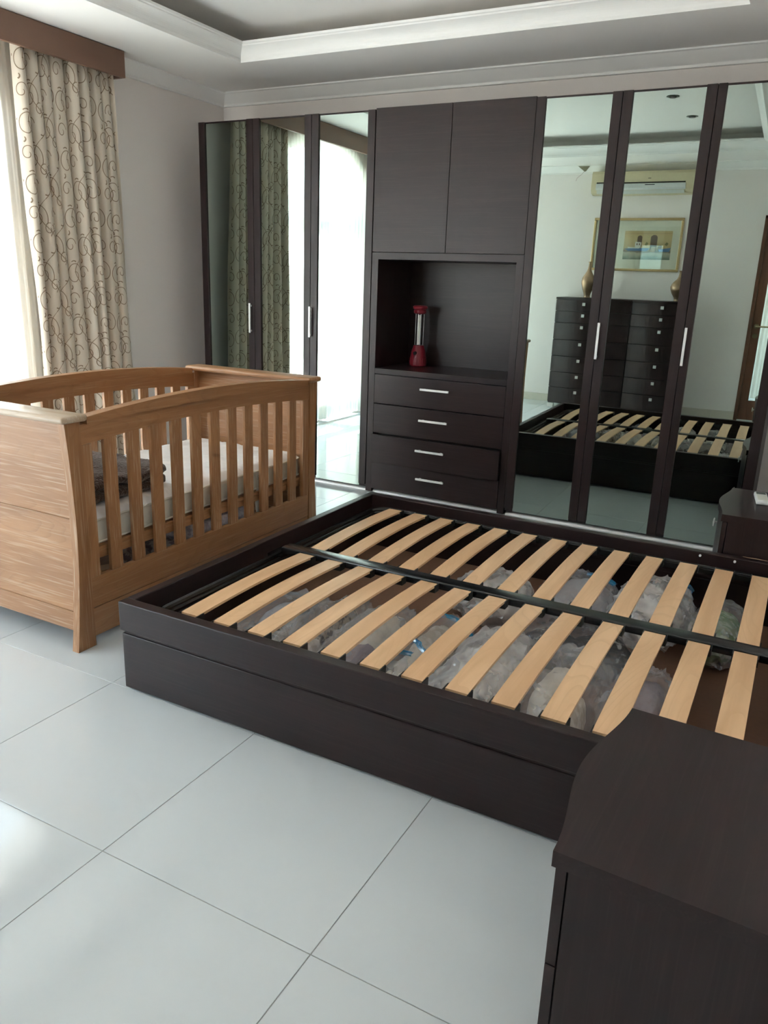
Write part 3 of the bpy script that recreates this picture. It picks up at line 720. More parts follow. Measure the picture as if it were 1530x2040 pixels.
def bag(name, label, cat, c, r, seed, cloths, filmm, rz=0.0, blue=None, grp=None):
    t = thing(name, label, cat, (c[0], c[1], FLOORZ)); n = len(cloths)
    for i, (mt, ox, oy, k) in enumerate(cloths):
        bm = NB(); h = r[2] * k * .86
        blob(bm, (c[0] + ox * r[0], c[1] + oy * r[1], FLOORZ + h * .75), (r[0] * (.86 if n == 1 else .52), r[1] * (.86 if n == 1 else .60), h), seed + i * 3.7, .09, 8, 4, .07, rz=rz)
        obj('folded_cloth', bm, mt, t, smooth=True, angle=60)
    bm = NB(); blob(bm, (c[0], c[1], FLOORZ + r[2] * .78), (r[0] * 1.05, r[1] * 1.05, r[2] * 1.02), seed + 21, .08, 9, 5, .13, rz=rz, floor_z=FLOORZ + .0004)
    obj('plastic_film', bm, filmm, t, smooth=True, angle=50)
    if blue:
        for (bx, by, bz, l, a) in blue:
            bm = NB(); P = [(bx + l * (s - .5) * math.cos(a) + .006 * math.sin(s * 14), by + l * (s - .5) * math.sin(a)) for s in [i / 14 for i in range(15)]]
            P = [(u, v, min(.270, FLOORZ + .78 * r[2] + r[2] * 1.0 * math.sqrt(max(0, 1 - ((u - c[0]) / r[0]) ** 2 * .6 - ((v - c[1]) / r[1]) ** 2 * .6)) + .006)) for u, v in P]
            tube(bm, P, .0075, 6); 
            for i in range(14):
                p, q = P[i], P[i + 1]
                w0, w1 = .012 * math.sin(i * 1.3), .012 * math.sin(i * 1.3 + 1.3)
                vs = [bm.verts.new(v) for v in ((p[0], p[1], p[2]), (q[0], q[1], q[2]), (q[0] + .014, q[1] - .010 + w1 * .3, q[2] + .014), (p[0] + .014, p[1] - .010 + w0 * .3, p[2] + .014))]
                bm.faces.new(vs)
            obj('zip_strip', bm, FILMB, t, smooth=True)
    return t
BG = 'plastic bags stored under the slats'
bag('storage_bag', 'clear bag of dark grey clothes nearest the crib in the bed base', 'bag', (-1.555, 2.12), (.10, .28, .085), 1, [(GREYC, -.2, .3, .9), (LEOP, .25, -.4, .8)], FILM)
bag('storage_bag', 'clear bag of leopard print cloth in the near half of the bed', 'bag', (-1.355, 2.11), (.085, .28, .100), 2, [(LEOP, 0, .35, 1), (BEIGEP, 0, -.45, .8)], FILM)
bag('storage_bag', 'clear bag of brown and cream clothes under the fifth near slat', 'bag', (-1.165, 2.12), (.09, .29, .108), 3, [(CREAM, 0, .35, .9), (MAUVE, .1, -.35, .8)], FILM)
bag('zip_bag', 'clear zip bag with wavy blue zip strips of beige clothes', 'bag', (-.965, 2.12), (.10, .30, .112), 4, [(BEIGEP, -.1, .35, .9), (CREAM, .1, -.35, .95)], FILM,
    blue=[(-1.00, 1.95, .165, .15, .5), (-1.02, 2.14, .17, .26, 1.35), (-.93, 2.32, .175, .12, .2), (-.94, 2.05, .15, .14, 2.6)])
bag('storage_bag', 'milky white bag packed flat in the middle of the near half', 'bag', (-.735, 2.11), (.115, .30, .115), 5, [(WHITEC, 0, 0, 1)], FILMW)
bag('storage_bag', 'clear bag of cream linen beside the milky white bag', 'bag', (-.49, 2.11), (.115, .29, .115), 6, [(CREAM, -.2, .1, .95), (BEIGEP, .3, -.45, 1)], FILM)
bag('storage_bag', 'clear bag of black print cloth under the middle of the centre bar', 'bag', (-.55, 2.53), (.22, .095, .10), 7, [(ZEBRA, -.35, 0, .9), (ZEBRA, .4, 0, 1)], FILM)
bag('storage_bag', 'clear bag of mauve clothes beside the bare board at the bed head', 'bag', (-.265, 2.16), (.10, .27, .10), 8, [(MAUVE, 0, .4, .8), (CREAM, 0, -.4, .9)], FILM)
bag('storage_bag', 'milky bag lying in the far half near the drawer cabinet', 'bag', (-.975, 2.84), (.14, .16, .095), 9, [(WHITEC, 0, 0, .85)], FILMW)
bag('zip_bag', 'grey zip bag with a blue zip pull in the far half', 'bag', (-.665, 2.98), (.135, .21, .095), 10, [(GREYC, .1, .2, .9)], FILM, blue=[(-.60, 3.07, .155, .11, .3)])
bag('storage_bag', 'large milky bag with a blue clip in the far half', 'bag', (-.375, 3.00), (.135, .23, .112), 11, [(WHITEC, -.1, 0, 1)], FILMW, blue=[(-.285, 3.16, .20, .10, 1.2)])
bag('storage_bag', 'clear bag of green checked cloth close to the far nightstand', 'bag', (-.125, 2.96), (.095, .20, .095), 12, [(GREENC, 0, 0, 1)], FILM)

# ================================================================== CRIB
CX0, CX1, CY_, CYE = -2.960, -2.176, 1.779, 3.381
CM = (CY_ + CYE) / 2
crib = thing('crib', 'limed oak sleigh crib with slatted sides standing beside the window', 'crib', (-2.57, 2.58, 0))
PROF = [(0, .000), (.06, .008), (.128, .015), (.202, .022), (.295, .029), (.406, .034), (.506, .034), (.60, .031), (.668, .028), (.755, .023), (.846, .016)]
def pf(z):
    for (a, p), (b, q) in zip(PROF, PROF[1:]):
        if z <= b: return p + (q - p) * (z - a) / (b - a)
    return PROF[-1][1]
ZP = [i / 20 * .846 for i in range(21)]
def yy(o, end): return CY_ + o if end == 0 else CYE - o
for end in (0, 1):
    for x0, x1 in ((CX1 - .032, CX1), (CX0, CX0 + .032)):
        bm = NB(); ribbon_solid(bm, [(yy(pf(z), end), z) for z in ZP], [(yy(.083, end), z) for z in ZP], 0, x0, x1)
        bmesh.ops.bevel(bm, geom=[e for e in bm.edges if len(e.link_faces) == 2 and abs(e.verts[0].co.x - e.verts[1].co.x) < 1e-6 and e.calc_face_angle(0) > 1.2], offset=.002, segments=1, affect='EDGES')
        obj('post', bm, OAK_Z, crib)
    xa, xb = CX0 + .0325, CX1 - .0325
    for nm, z0, z1, off, th in (('end_top_rail', .794, .8455, .006, .024), ('end_panel', .499, .793, .010, .016), ('end_panel', .148, .4945, .010, .016), ('end_bottom_rail', .077, .1475, .006, .026)):
        zz = [z0 + (z1 - z0) * i / 8 for i in range(9)]
        bm = NB(); ribbon_solid(bm, [(yy(pf(z) + off, end), z) for z in zz], [(yy(pf(z) + off + th, end), z) for z in zz], 0, xa, xb); obj(nm, bm, OAK_X, crib)
    bm = NB()
    for z0 in (.4945,):
        box(bm, xa, xb, yy(pf(z0) + .006, end), yy(pf(z0) + .028, end), z0 + .0003, z0 + .0042, .001)
    obj('end_bead', bm, OAK_X, crib)
    # cap board with rounded edges
    bm = NB(); ya, yb = yy(-.004, end), yy(.108, end); box(bm, CX0 - .015, CX1 + .015, ya, yb, .847, .873, .011, 4); obj('end_cap', bm, OAK_CAP if end == 0 else OAK_X, crib, smooth=True)['label'] = 'top cap of the near crib end, paled with window glare' if end == 0 else 'curved top cap of the far crib end'
def pk(y): return max(0, 1 - ((y - CM) / .70) ** 2)
for side in (0, 1):
    def X(a, b): return (CX1 - b, CX1 - a) if side == 0 else (CX0 + a, CX0 + b)
    ya, yb = CY_ + .0835, CYE - .0835; n = 30
    ys = [ya + (yb - ya) * i / n for i in range(n + 1)]
    bm = NB(); ribbon_solid(bm, [(y, .762 + .031 * pk(y)) for y in ys], [(y, .834 + .016 * pk(y)) for y in ys], 0, *X(.006, .028)); obj('side_top_rail', bm, OAK_Y, crib)
    ya2, yb2 = CY_ + .1085, CYE - .1085; ys2 = [ya2 + (yb2 - ya2) * i / n for i in range(n + 1)]
    bm = NB(); ribbon_solid(bm, [(y, .8345 + .016 * pk(y)) for y in ys2], [(y, .860 + .036 * pk(y)) for y in ys2], 0, *X(-.006, .040))
    bmesh.ops.bevel(bm, geom=[e for e in bm.edges if len(e.link_faces) == 2 and abs(e.verts[0].co.x - e.verts[1].co.x) < 1e-6 and e.calc_face_angle(0) > 1.2], offset=.008, segments=3, affect='EDGES')
    obj('arched_cap', bm, OAK_Y, crib, smooth=True)
    bm = NB(); box(bm, *X(.006, .028), ya, yb, .1475, .264, .001); obj('side_bottom_rail', bm, OAK_Y, crib)
    bm = NB(); box(bm, *X(.008, .030), ya, yb, .032, .1445, .001); obj('drawer_front', bm, OAK_Y, crib)
    for y0, y1 in ((ya, ya + .050), (yb - .050, yb)):
        bm = NB(); box(bm, *X(.0065, .0275), y0, y1, .2645, .7615, .001); obj('side_stile', bm, OAK_Z, crib)
    first = None
    for k in range(11):
        yc = CM + (k - 5) * .1164; h = .762 + .031 * pk(yc)
        if first is None:
            bm = NB(); x0, x1 = X(.009, .025); box(bm, x0, x1, -.0285, .0285, 0, 1, .0012)
            bmesh.ops.translate(bm, vec=(0, 0, 0), verts=bm.verts); first = obj('slat', bm, OAK_Z, crib, local=True); o = first
        else: o = dup(first, crib)
        o.location = Vector((0, yc, .2642)) - Vector((-2.57, 2.58, 0)); o.location.x = 2.57; o.scale = (1, 1, h - .2645 + .0005)
# base that carries the mattress and the open floor under it
bm = NB(); box(bm, CX0 + .034, CX1 - .034, CY_ + .09, CYE - .09, .3485, .362, .001); obj('mattress_board', bm, OAK_Y, crib)
for x0 in (CX0 + .034, CX1 - .058):
    bm = NB(); box(bm, x0, x0 + .024, CY_ + .088, CYE - .088, .318, .348, .001); obj('base_rail', bm, OAK_Y, crib)
bm = NB(); box(bm, CX0 + .035, CX1 - .035, CY_ + .086, CYE - .086, .108, .120); obj('storage_shelf', bm, wood('shelf_wood', (.30, .155, .08), (.22, .10, .05), (.36, .2, .11), 1), crib)
for yy0 in (CYE - .42, CYE - .27):
    bm = NB(); box(bm, CX0 + .04, CX1 - .04, yy0, yy0 + .07, .1205, .132, .001); obj('shelf_batten', bm, OAK_X, crib)
bm = NB(); tube(bm, [(CX1 - .0329, CYE - .062, .735), (CX1 - .037, CYE - .062, .735)], .006, 10); obj('bolt', bm, CHROME, crib)

# ------------------------------------------------------------------ mattress, throw, blanket
QUILT, qt, qp = newmat('quilted_white_cotton'); setp(qp, (.80, .79, .78), .85)
N = qt.nodes.new; tcq = N('ShaderNodeTexCoord'); nq = N('ShaderNodeTexNoise'); nq.inputs['Scale'].default_value = 1; nq.inputs['Detail'].default_value = 4
mq = N('ShaderNodeMapping'); mq.inputs['Scale'].default_value = (14, 60, 14); qt.links.new(tcq.outputs['Object'], mq.inputs[0]); qt.links.new(mq.outputs[0], nq.inputs[0])
bq = N('ShaderNodeBump'); bq.inputs['Strength'].default_value = .5; bq.inputs['Distance'].default_value = .006; qt.links.new(nq.outputs['Fac'], bq.inputs['Height']); qt.links.new(bq.outputs[0], qp.inputs['Normal'])
MSIDE = simple('mattress_border_cloth', (.66, .63, .55), .85, nscale=60, namt=.05, bump=.2)
mx0, mx1, my0, my1, mz0, mz1 = CX0 + .045, CX1 - .052, CY_ + .092, CYE - .094, .3625, .462
mat_t = thing('crib_mattress', 'white quilted crib mattress with cream sides lying in the crib', 'mattress', ((mx0 + mx1) / 2, (my0 + my1) / 2, mz0))
bm = NB(); box(bm, mx0, mx1, my0, my1, mz0, mz1, .018, 4); obj('border', bm, MSIDE, mat_t, smooth=True)
bm = NB(); nx, ny = 60, 120
G2 = []
for i in range(nx + 1):
    row = []
    for j in range(ny + 1):
        u, v = i / nx, j / ny; x = mx0 + .001 + (mx1 - mx0 - .002) * u; y = my0 + .001 + (my1 - my0 - .002) * v
        ed = min(u, 1 - u) * (mx1 - mx0); ed2 = min(v, 1 - v) * (my1 - my0); e_ = min(1, min(ed, ed2) / .05)
        p, q = (x + y) / .17, (x - y) / .17
        dd = min(abs(p - round(p)), abs(q - round(q)))
        z = mz1 - .004 + .034 * math.sin(e_ * PI / 2) - .008 * math.exp(-(dd * 9) ** 2) * e_ + .002 * noise.noise(Vector((x * 12, y * 40, 0)))
        row.append(bm.verts.new((x, y, z)))
    G2.append(row)
for i in range(nx):
    for j in range(ny): bm.faces.new((G2[i][j], G2[i + 1][j], G2[i + 1][j + 1], G2[i][j + 1]))
obj('quilted_top', bm, QUILT, mat_t, smooth=True, angle=None)
for z in (mz1 - .004, mz0 + .010):
    bm = NB(); tube(bm, rrect(mx0 - .0005, mx1 + .0005, my0 - .0005, my1 + .0005, .022, z, 5), .0045, 6, closed=True); obj('piping', bm, MSIDE, mat_t, smooth=True)
bm = NB(); nrows = 10; R = []
for i in range(nrows + 1):
    t = i / nrows; z = mz1 - .012 - .20 * t; wv = .012 * math.sin(t * 5)
    x = mx1 + .007 + .003 * math.sin(t * 8)
    hw = .028 - .016 * t ** 2
    R.append((bm.verts.new((x, 2.925 - hw + wv, z + .01)), bm.verts.new((x, 2.925 + hw + wv * .4, z))))
for p, q in zip(R, R[1:]): bm.faces.new((p[0], p[1], q[1], q[0]))
obj('care_label', bm, simple('white_satin_label', (.78, .80, .78), .5), mat_t, smooth=True)['label'] = 'white care label hanging torn from the mattress side'
bm = NB()
for z, w_ in ((mz1 - .026, .012), (mz1 - .034, .010), (mz1 - .041, .011)): box(bm, mx1 + .0095, mx1 + .0102, 2.925 - w_, 2.925 + w_, z - .0018, z)
obj('label_print', bm, simple('grey_print', (.25, .30, .27), .6), mat_t)
FLUFF, ft, fp = newmat('brown_fleece'); setp(fp, (.065, .038, .028), 1.0, 0, .1); fp.inputs['Sheen Weight'].default_value = .35
nf_ = ft.nodes.new('ShaderNodeTexNoise'); nf_.inputs['Scale'].default_value = 110; nf_.inputs['Detail'].default_value = 3
tf = ft.nodes.new('ShaderNodeTexCoord'); ft.links.new(tf.outputs['Object'], nf_.inputs[0])
rf = ft.nodes.new('ShaderNodeValToRGB'); rf.color_ramp.elements[0].color = (.025, .014, .011, 1); rf.color_ramp.elements[1].color = (.12, .075, .055, 1)
ft.links.new(nf_.outputs['Fac'], rf.inputs[0]); ft.links.new(rf.outputs[0], fp.inputs['Base Color'])
bf = ft.nodes.new('ShaderNodeBump'); bf.inputs['Strength'].default_value = 1; bf.inputs['Distance'].default_value = .01; ft.links.new(nf_.outputs['Fac'], bf.inputs['Height']); ft.links.new(bf.outputs[0], fp.inputs['Normal'])
def fluffy(name, mat, x0, x1, y0, y1, z0, layers, th, seed, label, cat, amp=.012, par=None):
    bm = NB()
    for L_ in range(layers):
        t = bmesh.new(); bmesh.ops.create_cube(t, size=1); bmesh.ops.subdivide_edges(t, edges=t.edges, cuts=26, use_grid_fill=True)
        dx, dy = random.uniform(-.012, .012), random.uniform(-.015, .015)
        for v in t.verts:
            c = v.co * 2; r = 6
            n_ = (abs(c.x) ** r + abs(c.y) ** r + abs(c.z * .999) ** 3) ** (1 / r)
            k = 1 / max(1, n_)
            p = Vector(((x0 + x1) / 2 + dx + c.x * k * (x1 - x0) / 2, (y0 + y1) / 2 + dy + c.y * k * (y1 - y0) / 2, z0 + th * (L_ + .5) * .93 + c.z * (abs(k) ** .5) * th / 2 * (1 if n_ <= 1 else .9)))
            s = Vector((seed * 3 + L_ * 5, seed, 0))
            p.z += amp * noise.noise(p * 7 + s) * (L_ + .5); p += Vector((noise.noise(p * 60 + s), noise.noise(p * 60 - s), noise.noise(p * 55 + s * 2))) * amp * .4
            if L_ == 0 and p.z < z0: p.z = z0 + .0005
            v.co = p
        me = bpy.data.meshes.new('t'); t.to_mesh(me); t.free(); bm.from_mesh(me); bpy.data.meshes.remove(me)
    return tag(obj(name, bm, mat, None, smooth=True, at=((x0 + x1) / 2, (y0 + y1) / 2, z0), angle=None), label, cat)
fluffy('folded_throw', FLUFF, -2.83, -2.265, 1.90, 2.42, .4965, 2, .052, 2.0, 'dark brown fluffy throw folded on the crib mattress', 'blanket', .016)
LILAC = pattern_cloth('lilac_knit_print', (.88, .86, .94), (.60, .56, .68), 55, .53)
WOOLW = simple('white_knit', (.60, .57, .57), .95, nscale=150, namt=.25, bump=1)
fluffy('folded_blanket', LILAC, -2.60, -2.25, 2.48, 2.94, .1205, 2, .085, 5.0, 'lilac patterned blanket folded on the shelf under the crib mattress', 'blanket', .010)
fluffy('knitted_bundle', pattern_cloth('grey_floral_cloth', (.66, .60, .60), (.28, .22, .24), 40, .5), -2.52, -2.25, 2.30, 2.455, .1205, 2, .055, 8.0, 'small grey floral cloth bundle beside the lilac blanket', 'cloth', .014)
bm = NB(); box(bm, -.20, .20, -.032, .032, 0, .010, .001); o = obj('loose_slat', bm, BIRCH, None, local=True, at=(-2.56, 2.10, .1205)); o.rotation_euler = (0, 0, 1.15)
tag(o, 'pale loose wooden slat lying on the crib shelf', 'slat')

# ================================================================== NIGHTSTANDS
def bow(w_, n=20, amp=.033, fl=.10):
    """front line across width: short ogee at each end, convex middle. returns (y, x) pairs, x negative = bulge"""
    P = []
    for i in range(n + 1):
        t = i / n; y = (t - .5) * w_; s = math.sin(PI * t)
        P.append((y, -amp * (s ** 2) * (1 if True else 0)))
    return P
KNOBM = simple('matt_nickel', (.78, .79, .78), .35, metal=.6)
def knob(parent, x, y, z, sx, sy):
    """square knob standing off a front that looks along (sx, sy)"""
    bm = NB(); 
    if sx: box(bm, x, x + sx * .014, y - .005, y + .005, z - .005, z + .005); box(bm, x + sx * .0142, x + sx * .020, y - .016, y + .016, z - .016, z + .016, .0012); box(bm, x + sx * .0202, x + sx * .0215, y - .004, y + .004, z - .004, z + .004)
    else: box(bm, x - .005, x + .005, y, y + sy * .014, z - .005, z + .005); box(bm, x - .016, x + .016, y + sy * .0142, y + sy * .020, z - .016, z + .016, .0012); box(bm, x - .004, x + .004, y + sy * .0202, y + sy * .0215, z - .004, z + .004)
    return obj('knob', bm, KNOBM, parent, local=True)
def nightstand(loc, rz, label, W=.526, D=.42, H=.48):
    t = thing('nightstand', label, 'nightstand', loc, rz)
    f = bow(W)
    bm = NB(); ribbon_solid_xy(bm, f, 0.0, D, H - .030, H); obj('top', bm, WENGE_Y, t, local=True)
    bm = NB(); box(bm, .0265, D - .005, -W / 2 + .006, W / 2 - .006, .03, H - .0305, .001); obj('carcass', bm, WENGE_Z, t, local=True)
    for z0, z1 in ((.2525, H - .033), (.050, .2495)):
        g = bow(W - .012); bm = NB()
        ribbon_solid_xy(bm, g, .006, .0295, z0, z1, thick=True); d = obj('drawer', bm, WENGE_Y, t, local=True)
        knob(d, .006 - .030, 0, z1 - .075, -1, 0)
    for fx in (.05, D - .07):
        for fy in (-W / 2 + .03, W / 2 - .06):
            bm = NB(); box(bm, fx, fx + .03, fy, fy + .03, 0, .0295); obj('foot', bm, BLACKP, t, local=True)
    return t
def ribbon_solid_xy(bm, f, off, back, z0, z1, thick=False):
    """solid whose front follows f (y, x) + off; back is flat at x=back, or a parallel skin when thick"""
    n = len(f)
    def col(z): return [bm.verts.new((x + off, y, z)) for y, x in f], [bm.verts.new(((x + off + .018 if thick else back), y, z)) for y, x in f]
    a0, b0 = col(z0); a1, b1 = col(z1)
    for i in range(n - 1):
        bm.faces.new((a0[i], a0[i + 1], a1[i + 1], a1[i])); bm.faces.new((b0[i + 1], b0[i], b1[i], b1[i + 1]))
        bm.faces.new((a1[i], a1[i + 1], b1[i + 1], b1[i])); bm.faces.new((a0[i + 1], a0[i], b0[i], b0[i + 1]))
    for i in (0, -1): bm.faces.new((a0[i], a1[i], b1[i], b0[i]))
nightstand((-.2205, 1.331, 0), math.radians(-2.2), 'dark bow-front nightstand at the bottom right corner beside the bed')
nightstand((-.207, 3.637, 0), math.radians(0.5), 'dark bow-front nightstand between the bed and the mirrored doors', W=.520)
# remote control on the far nightstand
rem = thing('remote_control', 'white air conditioner remote lying on the far nightstand', 'remote', (-.078, 3.715, .4805), .12)
bm = NB(); box(bm, -.026, .026, -.085, .085, 0, .020, .006, 3); obj('body', bm, WHITEP, rem, local=True, smooth=True)
bm = NB(); box(bm, -.019, .019, .035, .072, .0201, .0212); obj('screen', bm, simple('grey_lcd', (.16, .18, .16), .15), rem, local=True)
bm = NB(); box(bm, -.019, .019, -.072, .018, .0201, .0222, .0008); obj('sliding_cover', bm, simple('ivory_plastic', (.68, .68, .60), .4), rem, local=True)

# ================================================================== SEEN IN THE MIRRORS: BACK WALL
def bow_y(bm, x0, x1, yb, yf_, amp, z0, z1, n=16, skin=None):
    f = [(x0 + (x1 - x0) * i / n, yf_ + amp * math.sin(PI * i / n) ** 1.2) for i in range(n + 1)]
    def col(z): return [bm.verts.new((x, y, z)) for x, y in f], [bm.verts.new((x, (y - skin if skin else yb), z)) for x, y in f]
    a0, b0 = col(z0); a1, b1 = col(z1)
    for i in range(n):
        bm.faces.new((a0[i], a0[i + 1], a1[i + 1], a1[i])); bm.faces.new((b0[i + 1], b0[i], b1[i], b1[i + 1]))
        bm.faces.new((a1[i], a1[i + 1], b1[i + 1], b1[i])); bm.faces.new((a0[i + 1], a0[i], b0[i], b0[i + 1]))
    for i in (0, -1): bm.faces.new((a0[i], a1[i], b1[i], b0[i]))
LV = [1.198, 1.076, .950, .766, .586, .408, .236, .062]
CYF = -.045
for x0, x1, lab in ((-2.437, -1.7925, 'tall dark bow-front chest of seven drawers nearer the window on the back wall'), (-1.7915, -1.147, 'tall dark bow-front chest of seven drawers nearer the glass door')):
    t = thing('chest_of_drawers', lab, 'chest', ((x0 + x1) / 2, -.27, 0))
    bm = NB(); bow_y(bm, x0, x1, YB + .015, CYF, .045, 1.200, 1.222); obj('top', bm, WENGE_X, t)
    bm = NB(); box(bm, x0 + .004, x1 - .004, YB + .02, CYF - .030, .05, 1.1995); obj('carcass', bm, WENGE_Z, t)
    bm = NB(); box(bm, x0 + .012, x1 - .012, CYF - .0295, CYF - .0225, .06, 1.19); obj('gap_shade_panel', bm, BLACKP, t)  # black sheet added behind the drawers so their gaps look shaded
    for a, b in zip(LV, LV[1:]):
        bm = NB(); bow_y(bm, x0 + .003, x1 - .003, 0, CYF - .004, .043, b + .0035, a - .0025, skin=.017); d = obj('drawer', bm, WENGE_X, t)
        c = (x0 + x1) / 2; o = wloc(d); knob(d, c - o.x, CYF + .0395 - o.y, a - .042 - o.z, 0, 1)
    for fx in (x0 + .004, x1 - .074):
        bm = NB(); box(bm, fx, fx + .070, CYF - .03, CYF + .0, 0, .048, .002); obj('foot', bm, KNOBM, t)
        bm = NB(); box(bm, fx, fx + .030, YB + .03, YB + .06, 0, .0495); obj('foot', bm, KNOBM, t)
BRONZE = simple('hammered_bronze', (.36, .25, .16), .38, metal=.8, nscale=35, namt=.25, bump=.6)
for vx, sc_, lab in ((-2.150, 1.0, 'slim-necked bronze vase at the left end of the chest tops'), (-1.372, 1.02, 'rounder bronze vase at the right end of the chest tops')):
    f_ = 1.0 if vx < -2 else 1.14
    bm = NB(); P = [(.036, 0), (.038, .006), (.034, .02), (.040, .05), (.058 * f_, .10), (.072 * f_, .15), (.074 * f_, .18), (.066 * f_, .215), (.046 * f_, .25), (.028, .28), (.018, .31), (.013, .34), (.012, .365), (.017, .380), (.019, .384), (.0, .384)]
    P2 = []
    for (r0, z0), (r1, z1) in zip(P, P[1:]):
        for k in range(3): P2.append((r0 + (r1 - r0) * k / 3 + 1e-4, z0 + (z1 - z0) * k / 3))
    lathe(bm, [(r * sc_, z * sc_ * (1.0 if vx < -2 else .80)) for r, z in P2], (vx, -.25, 1.2225), 32)
    tag(obj('vase', bm, BRONZE, None, smooth=True, at=(vx, -.25, 1.2225)), lab, 'vase')
# framed watercolour of a harbour (a plain generic scene of quay, arches and boats)
PX0, PX1, PZ0, PZ1 = -2.20, -1.442, 1.523, 2.078
pic = thing('framed_picture', 'gold framed watercolour of boats before a stone quay above the chests', 'picture', (-1.82, YB, 1.8))
GOLD = simple('gold_leaf', (.52, .38, .20), .32, metal=.75, nscale=60, namt=.1)
for (a, b, c_, d) in ((PX0, PX1, PZ1 - .026, PZ1), (PX0, PX1, PZ0, PZ0 + .026), (PX0, PX0 + .026, PZ0 + .0262, PZ1 - .0262), (PX1 - .026, PX1, PZ0 + .0262, PZ1 - .0262)):
    bm = NB(); box(bm, a, b, YB + .001, YB + .028, c_, d, .006, 2); obj('frame_side', bm, GOLD, pic)
bm = NB(); box(bm, PX0 + .027, PX1 - .027, YB + .002, YB + .010, PZ0 + .027, PZ1 - .027); obj('mount_board', bm, simple('cream_mount', (.66, .66, .55), .8), pic)
AX0, AX1, AZ0, AZ1 = -2.052, -1.547, 1.648, 1.946
def art_mat():
    mt, t, p = newmat('watercolour'); setp(p, (.5, .45, .3), .9); N = t.nodes.new; L = t.links.new
    tc = N('ShaderNodeTexCoord'); sp = N('ShaderNodeSeparateXYZ'); L(tc.outputs['Object'], sp.inputs[0])
    r = N('ShaderNodeMapRange'); r.inputs[1].default_value = 0; r.inputs[2].default_value = AZ1 - AZ0; L(sp.outputs['Z'], r.inputs[0])
    n = N('ShaderNodeTexNoise'); n.inputs['Scale'].default_value = 22; n.inputs['Detail'].default_value = 6; L(tc.outputs['Object'], n.inputs[0])
    a = N('ShaderNodeMath'); a.operation = 'MULTIPLY_ADD'; a.inputs[1].default_value = .16; L(n.outputs['Fac'], a.inputs[0]); L(r.outputs[0], a.inputs[2])
    c = N('ShaderNodeValToRGB'); L(a.outputs[0], c.inputs[0]); el = c.color_ramp.elements
    el[0].position = .08; el[0].color = (.12, .17, .12, 1); el[1].position = 1.0; el[1].color = (.52, .40, .20, 1)
    for p_, q in ((.20, (.33, .36, .28, 1)), (.30, (.45, .43, .33, 1)), (.36, (.16, .13, .10, 1)), (.46, (.46, .36, .18, 1)), (.8, (.56, .44, .23, 1))):
        k = el.new(p_); k.color = q
    L(c.outputs[0], p.inputs['Base Color']); return mt
bm = NB(); box(bm, AX0, AX1, YB + .0103, YB + .0112, AZ0, AZ1); obj('painting', bm, art_mat(), pic, at=(AX0, YB, AZ0))
def flat(poly, dpt, mat, name='painted_detail'):
    bm = NB(); prism(bm, [(AX0 + (AX1 - AX0) * u, AZ0 + (AZ1 - AZ0) * v) for u, v in poly], 1, YB + .0114, YB + .0114 + dpt); return obj(name, bm, mat, pic)
def archp(c, w_, z0, z1): return [(c - w_, z0), (c + w_, z0), (c + w_, z1 - w_)] + [(c + w_ * math.cos(a), z1 - w_ * 1.4 + w_ * 1.4 * math.sin(a)) for a in [PI * i / 10 for i in range(1, 10)]] + [(c - w_, z1 - w_)]
# u runs left to right as the mirror shows it
SEP = simple('sepia_wash', (.14, .09, .06), .9); BLU = simple('blue_wash', (.09, .18, .32), .9); WHW = simple('white_wash', (.62, .62, .56), .9); OCH = simple('ochre_wash', (.36, .24, .12), .9)
flat(archp(.33, .05, .45, .84), .0002, SEP); flat(archp(.63, .07, .30, .86), .0002, SEP); flat(archp(.77, .045, .28, .50), .0003, SEP)
flat([(.24, .42), (.36, .42), (.37, .60), (.24, .62)], .0005, WHW)
for u in (.27, .32): flat([(u, .50), (u + .025, .50), (u + .025, .57), (u, .57)], .0007, SEP)
flat([(.02, .38), (.10, .30), (.50, .30), (.56, .40), (.30, .41)], .0004, BLU); flat([(.76, .28), (.97, .28), (1.0, .42), (.74, .36)], .0004, BLU)
flat([(.08, .44), (.34, .42), (.34, .39), (.10, .39)], .0006, WHW); flat([(.56, .28), (.66, .26), (.70, .44), (.60, .46)], .0003, OCH)
for u in (.44, .86): flat([(u, .52), (u + .04, .62), (u + .08, .56), (u + .05, .48)], .0003, simple('olive_wash', (.20, .20, .08), .9))
flat([(0, .895), (1, .905), (1, .91), (0, .90)], .0002, SEP)
bm = NB(); box(bm, PX0 + .0265, PX1 - .0265, YB + .014, YB + .0155, PZ0 + .0265, PZ1 - .0265); obj('picture_glass', bm, GLASS, pic)
# air conditioner
CRM = simple('aged_ivory_plastic', (.60, .52, .35), .4)
ac = thing('air_conditioner', 'yellowed ivory wall air conditioner unit above the framed picture', 'air conditioner', (-1.80, YB, 2.30))
bm = NB(); prof_ = [(YB + .002, 2.305), (YB + .10, 2.300), (YB + .165, 2.315), (YB + .192, 2.35), (YB + .200, 2.40), (YB + .196, 2.505), (YB + .18, 2.5325), (YB + .002, 2.5325)]
prism(bm, prof_, 0, -2.238, -1.362); bmesh.ops.bevel(bm, geom=list(bm.edges), offset=.004, segments=1, affect='EDGES'); obj('body', bm, CRM, ac)
bm = NB(); prism(bm, [(YB + .2012, 2.410), (YB + .2035, 2.410), (YB + .2035, 2.422), (YB + .2012, 2.422)], 0, -2.18, -1.455); obj('air_slot', bm, BLACKP, ac)
bm = NB(); prism(bm, [(YB + .2010, 2.408), (YB + .2075, 2.406), (YB + .2065, 2.365), (YB + .196, 2.345), (YB + .1935, 2.352), (YB + .201, 2.38)], 0, -2.185, -1.45); obj('silver_flap', bm, simple('silver_plastic', (.66, .67, .66), .3, metal=.3), ac)
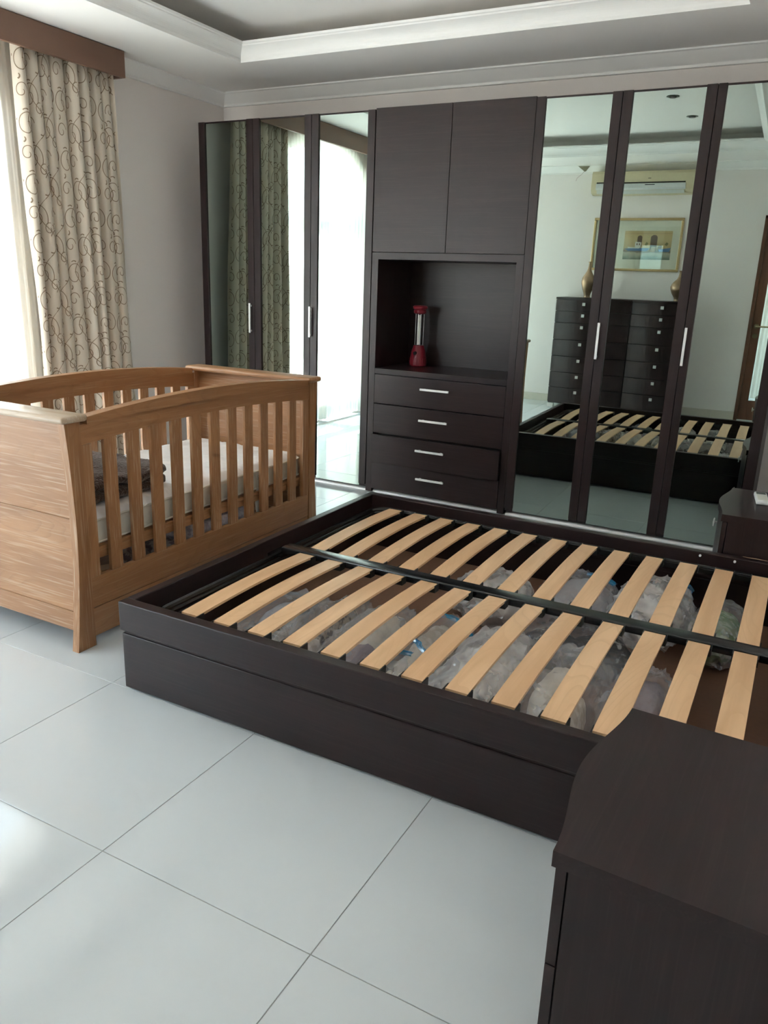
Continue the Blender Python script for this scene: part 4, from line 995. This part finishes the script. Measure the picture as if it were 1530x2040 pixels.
bm = NB(); prism(bm, [(YB + .1955, 2.342), (YB + .199, 2.342), (YB + .172, 2.308), (YB + .168, 2.312)], 0, -2.175, -1.46); obj('louvre', bm, simple('pale_grey_plastic', (.55, .56, .52), .4), ac)
bm = NB(); box(bm, -1.86, -1.76, YB + .2076, YB + .2086, 2.390, 2.398); box(bm, -1.835, -1.805, YB + .1995, YB + .2005, 2.455, 2.460); obj('badge', bm, BLACKP, ac)
# hanging scrap with a thread under the cornice
scp = thing('torn_paper_scrap', 'torn brown paper scrap with a thread beside the air conditioner', 'paper scrap', (-2.37, YB + .11, 2.50))
bm = NB(); prism(bm, [(-2.42, 2.602), (-2.29, 2.60), (-2.33, 2.548), (-2.345, 2.545)], 1, YB + .112, YB + .116); obj('scrap', bm, simple('olive_paper', (.22, .20, .13), .8), scp)
bm = NB(); tube(bm, [(-2.345, YB + .113, 2.55), (-2.37, YB + .115, 2.52), (-2.395, YB + .114, 2.50), (-2.42, YB + .113, 2.48), (-2.43, YB + .113, 2.45)], .0022, 5); obj('thread', bm, simple('pink_thread', (.42, .34, .32), .8), scp)
# recessed downlights in the upper ceiling
for x, y, lab in ((-1.29, 1.79, 'small recessed downlight nearer the wardrobe in the ceiling tray'), (-1.265, .955, 'small recessed downlight in the tray above the camera side of the room'), (-2.48, 1.11, 'small recessed downlight nearer the windows in the ceiling tray')):
    t = thing('downlight', lab, 'ceiling light', (x, y, ZU))
    bm = NB(); R = []
    for r, z in ((.048, ZU - .0005), (.050, ZU - .004), (.040, ZU - .006), (.030, ZU - .002), (.030, ZU - .0005)):
        R.append([bm.verts.new((x + r * math.cos(2 * PI * i / 24), y + r * math.sin(2 * PI * i / 24), z)) for i in range(24)])
    for a, b in zip(R, R[1:]):
        for i in range(24): bm.faces.new((a[i], a[(i + 1) % 24], b[(i + 1) % 24], b[i]))
    obj('ring', bm, simple('dark_chrome', (.12, .14, .12), .3, metal=.8), t, smooth=True)
    bm = NB(); lathe(bm, [(.026, -.012), (.028, -.006), (.0285, -.001)], (x, y, ZU), 20); obj('lamp', bm, BLACKM, t, smooth=True)
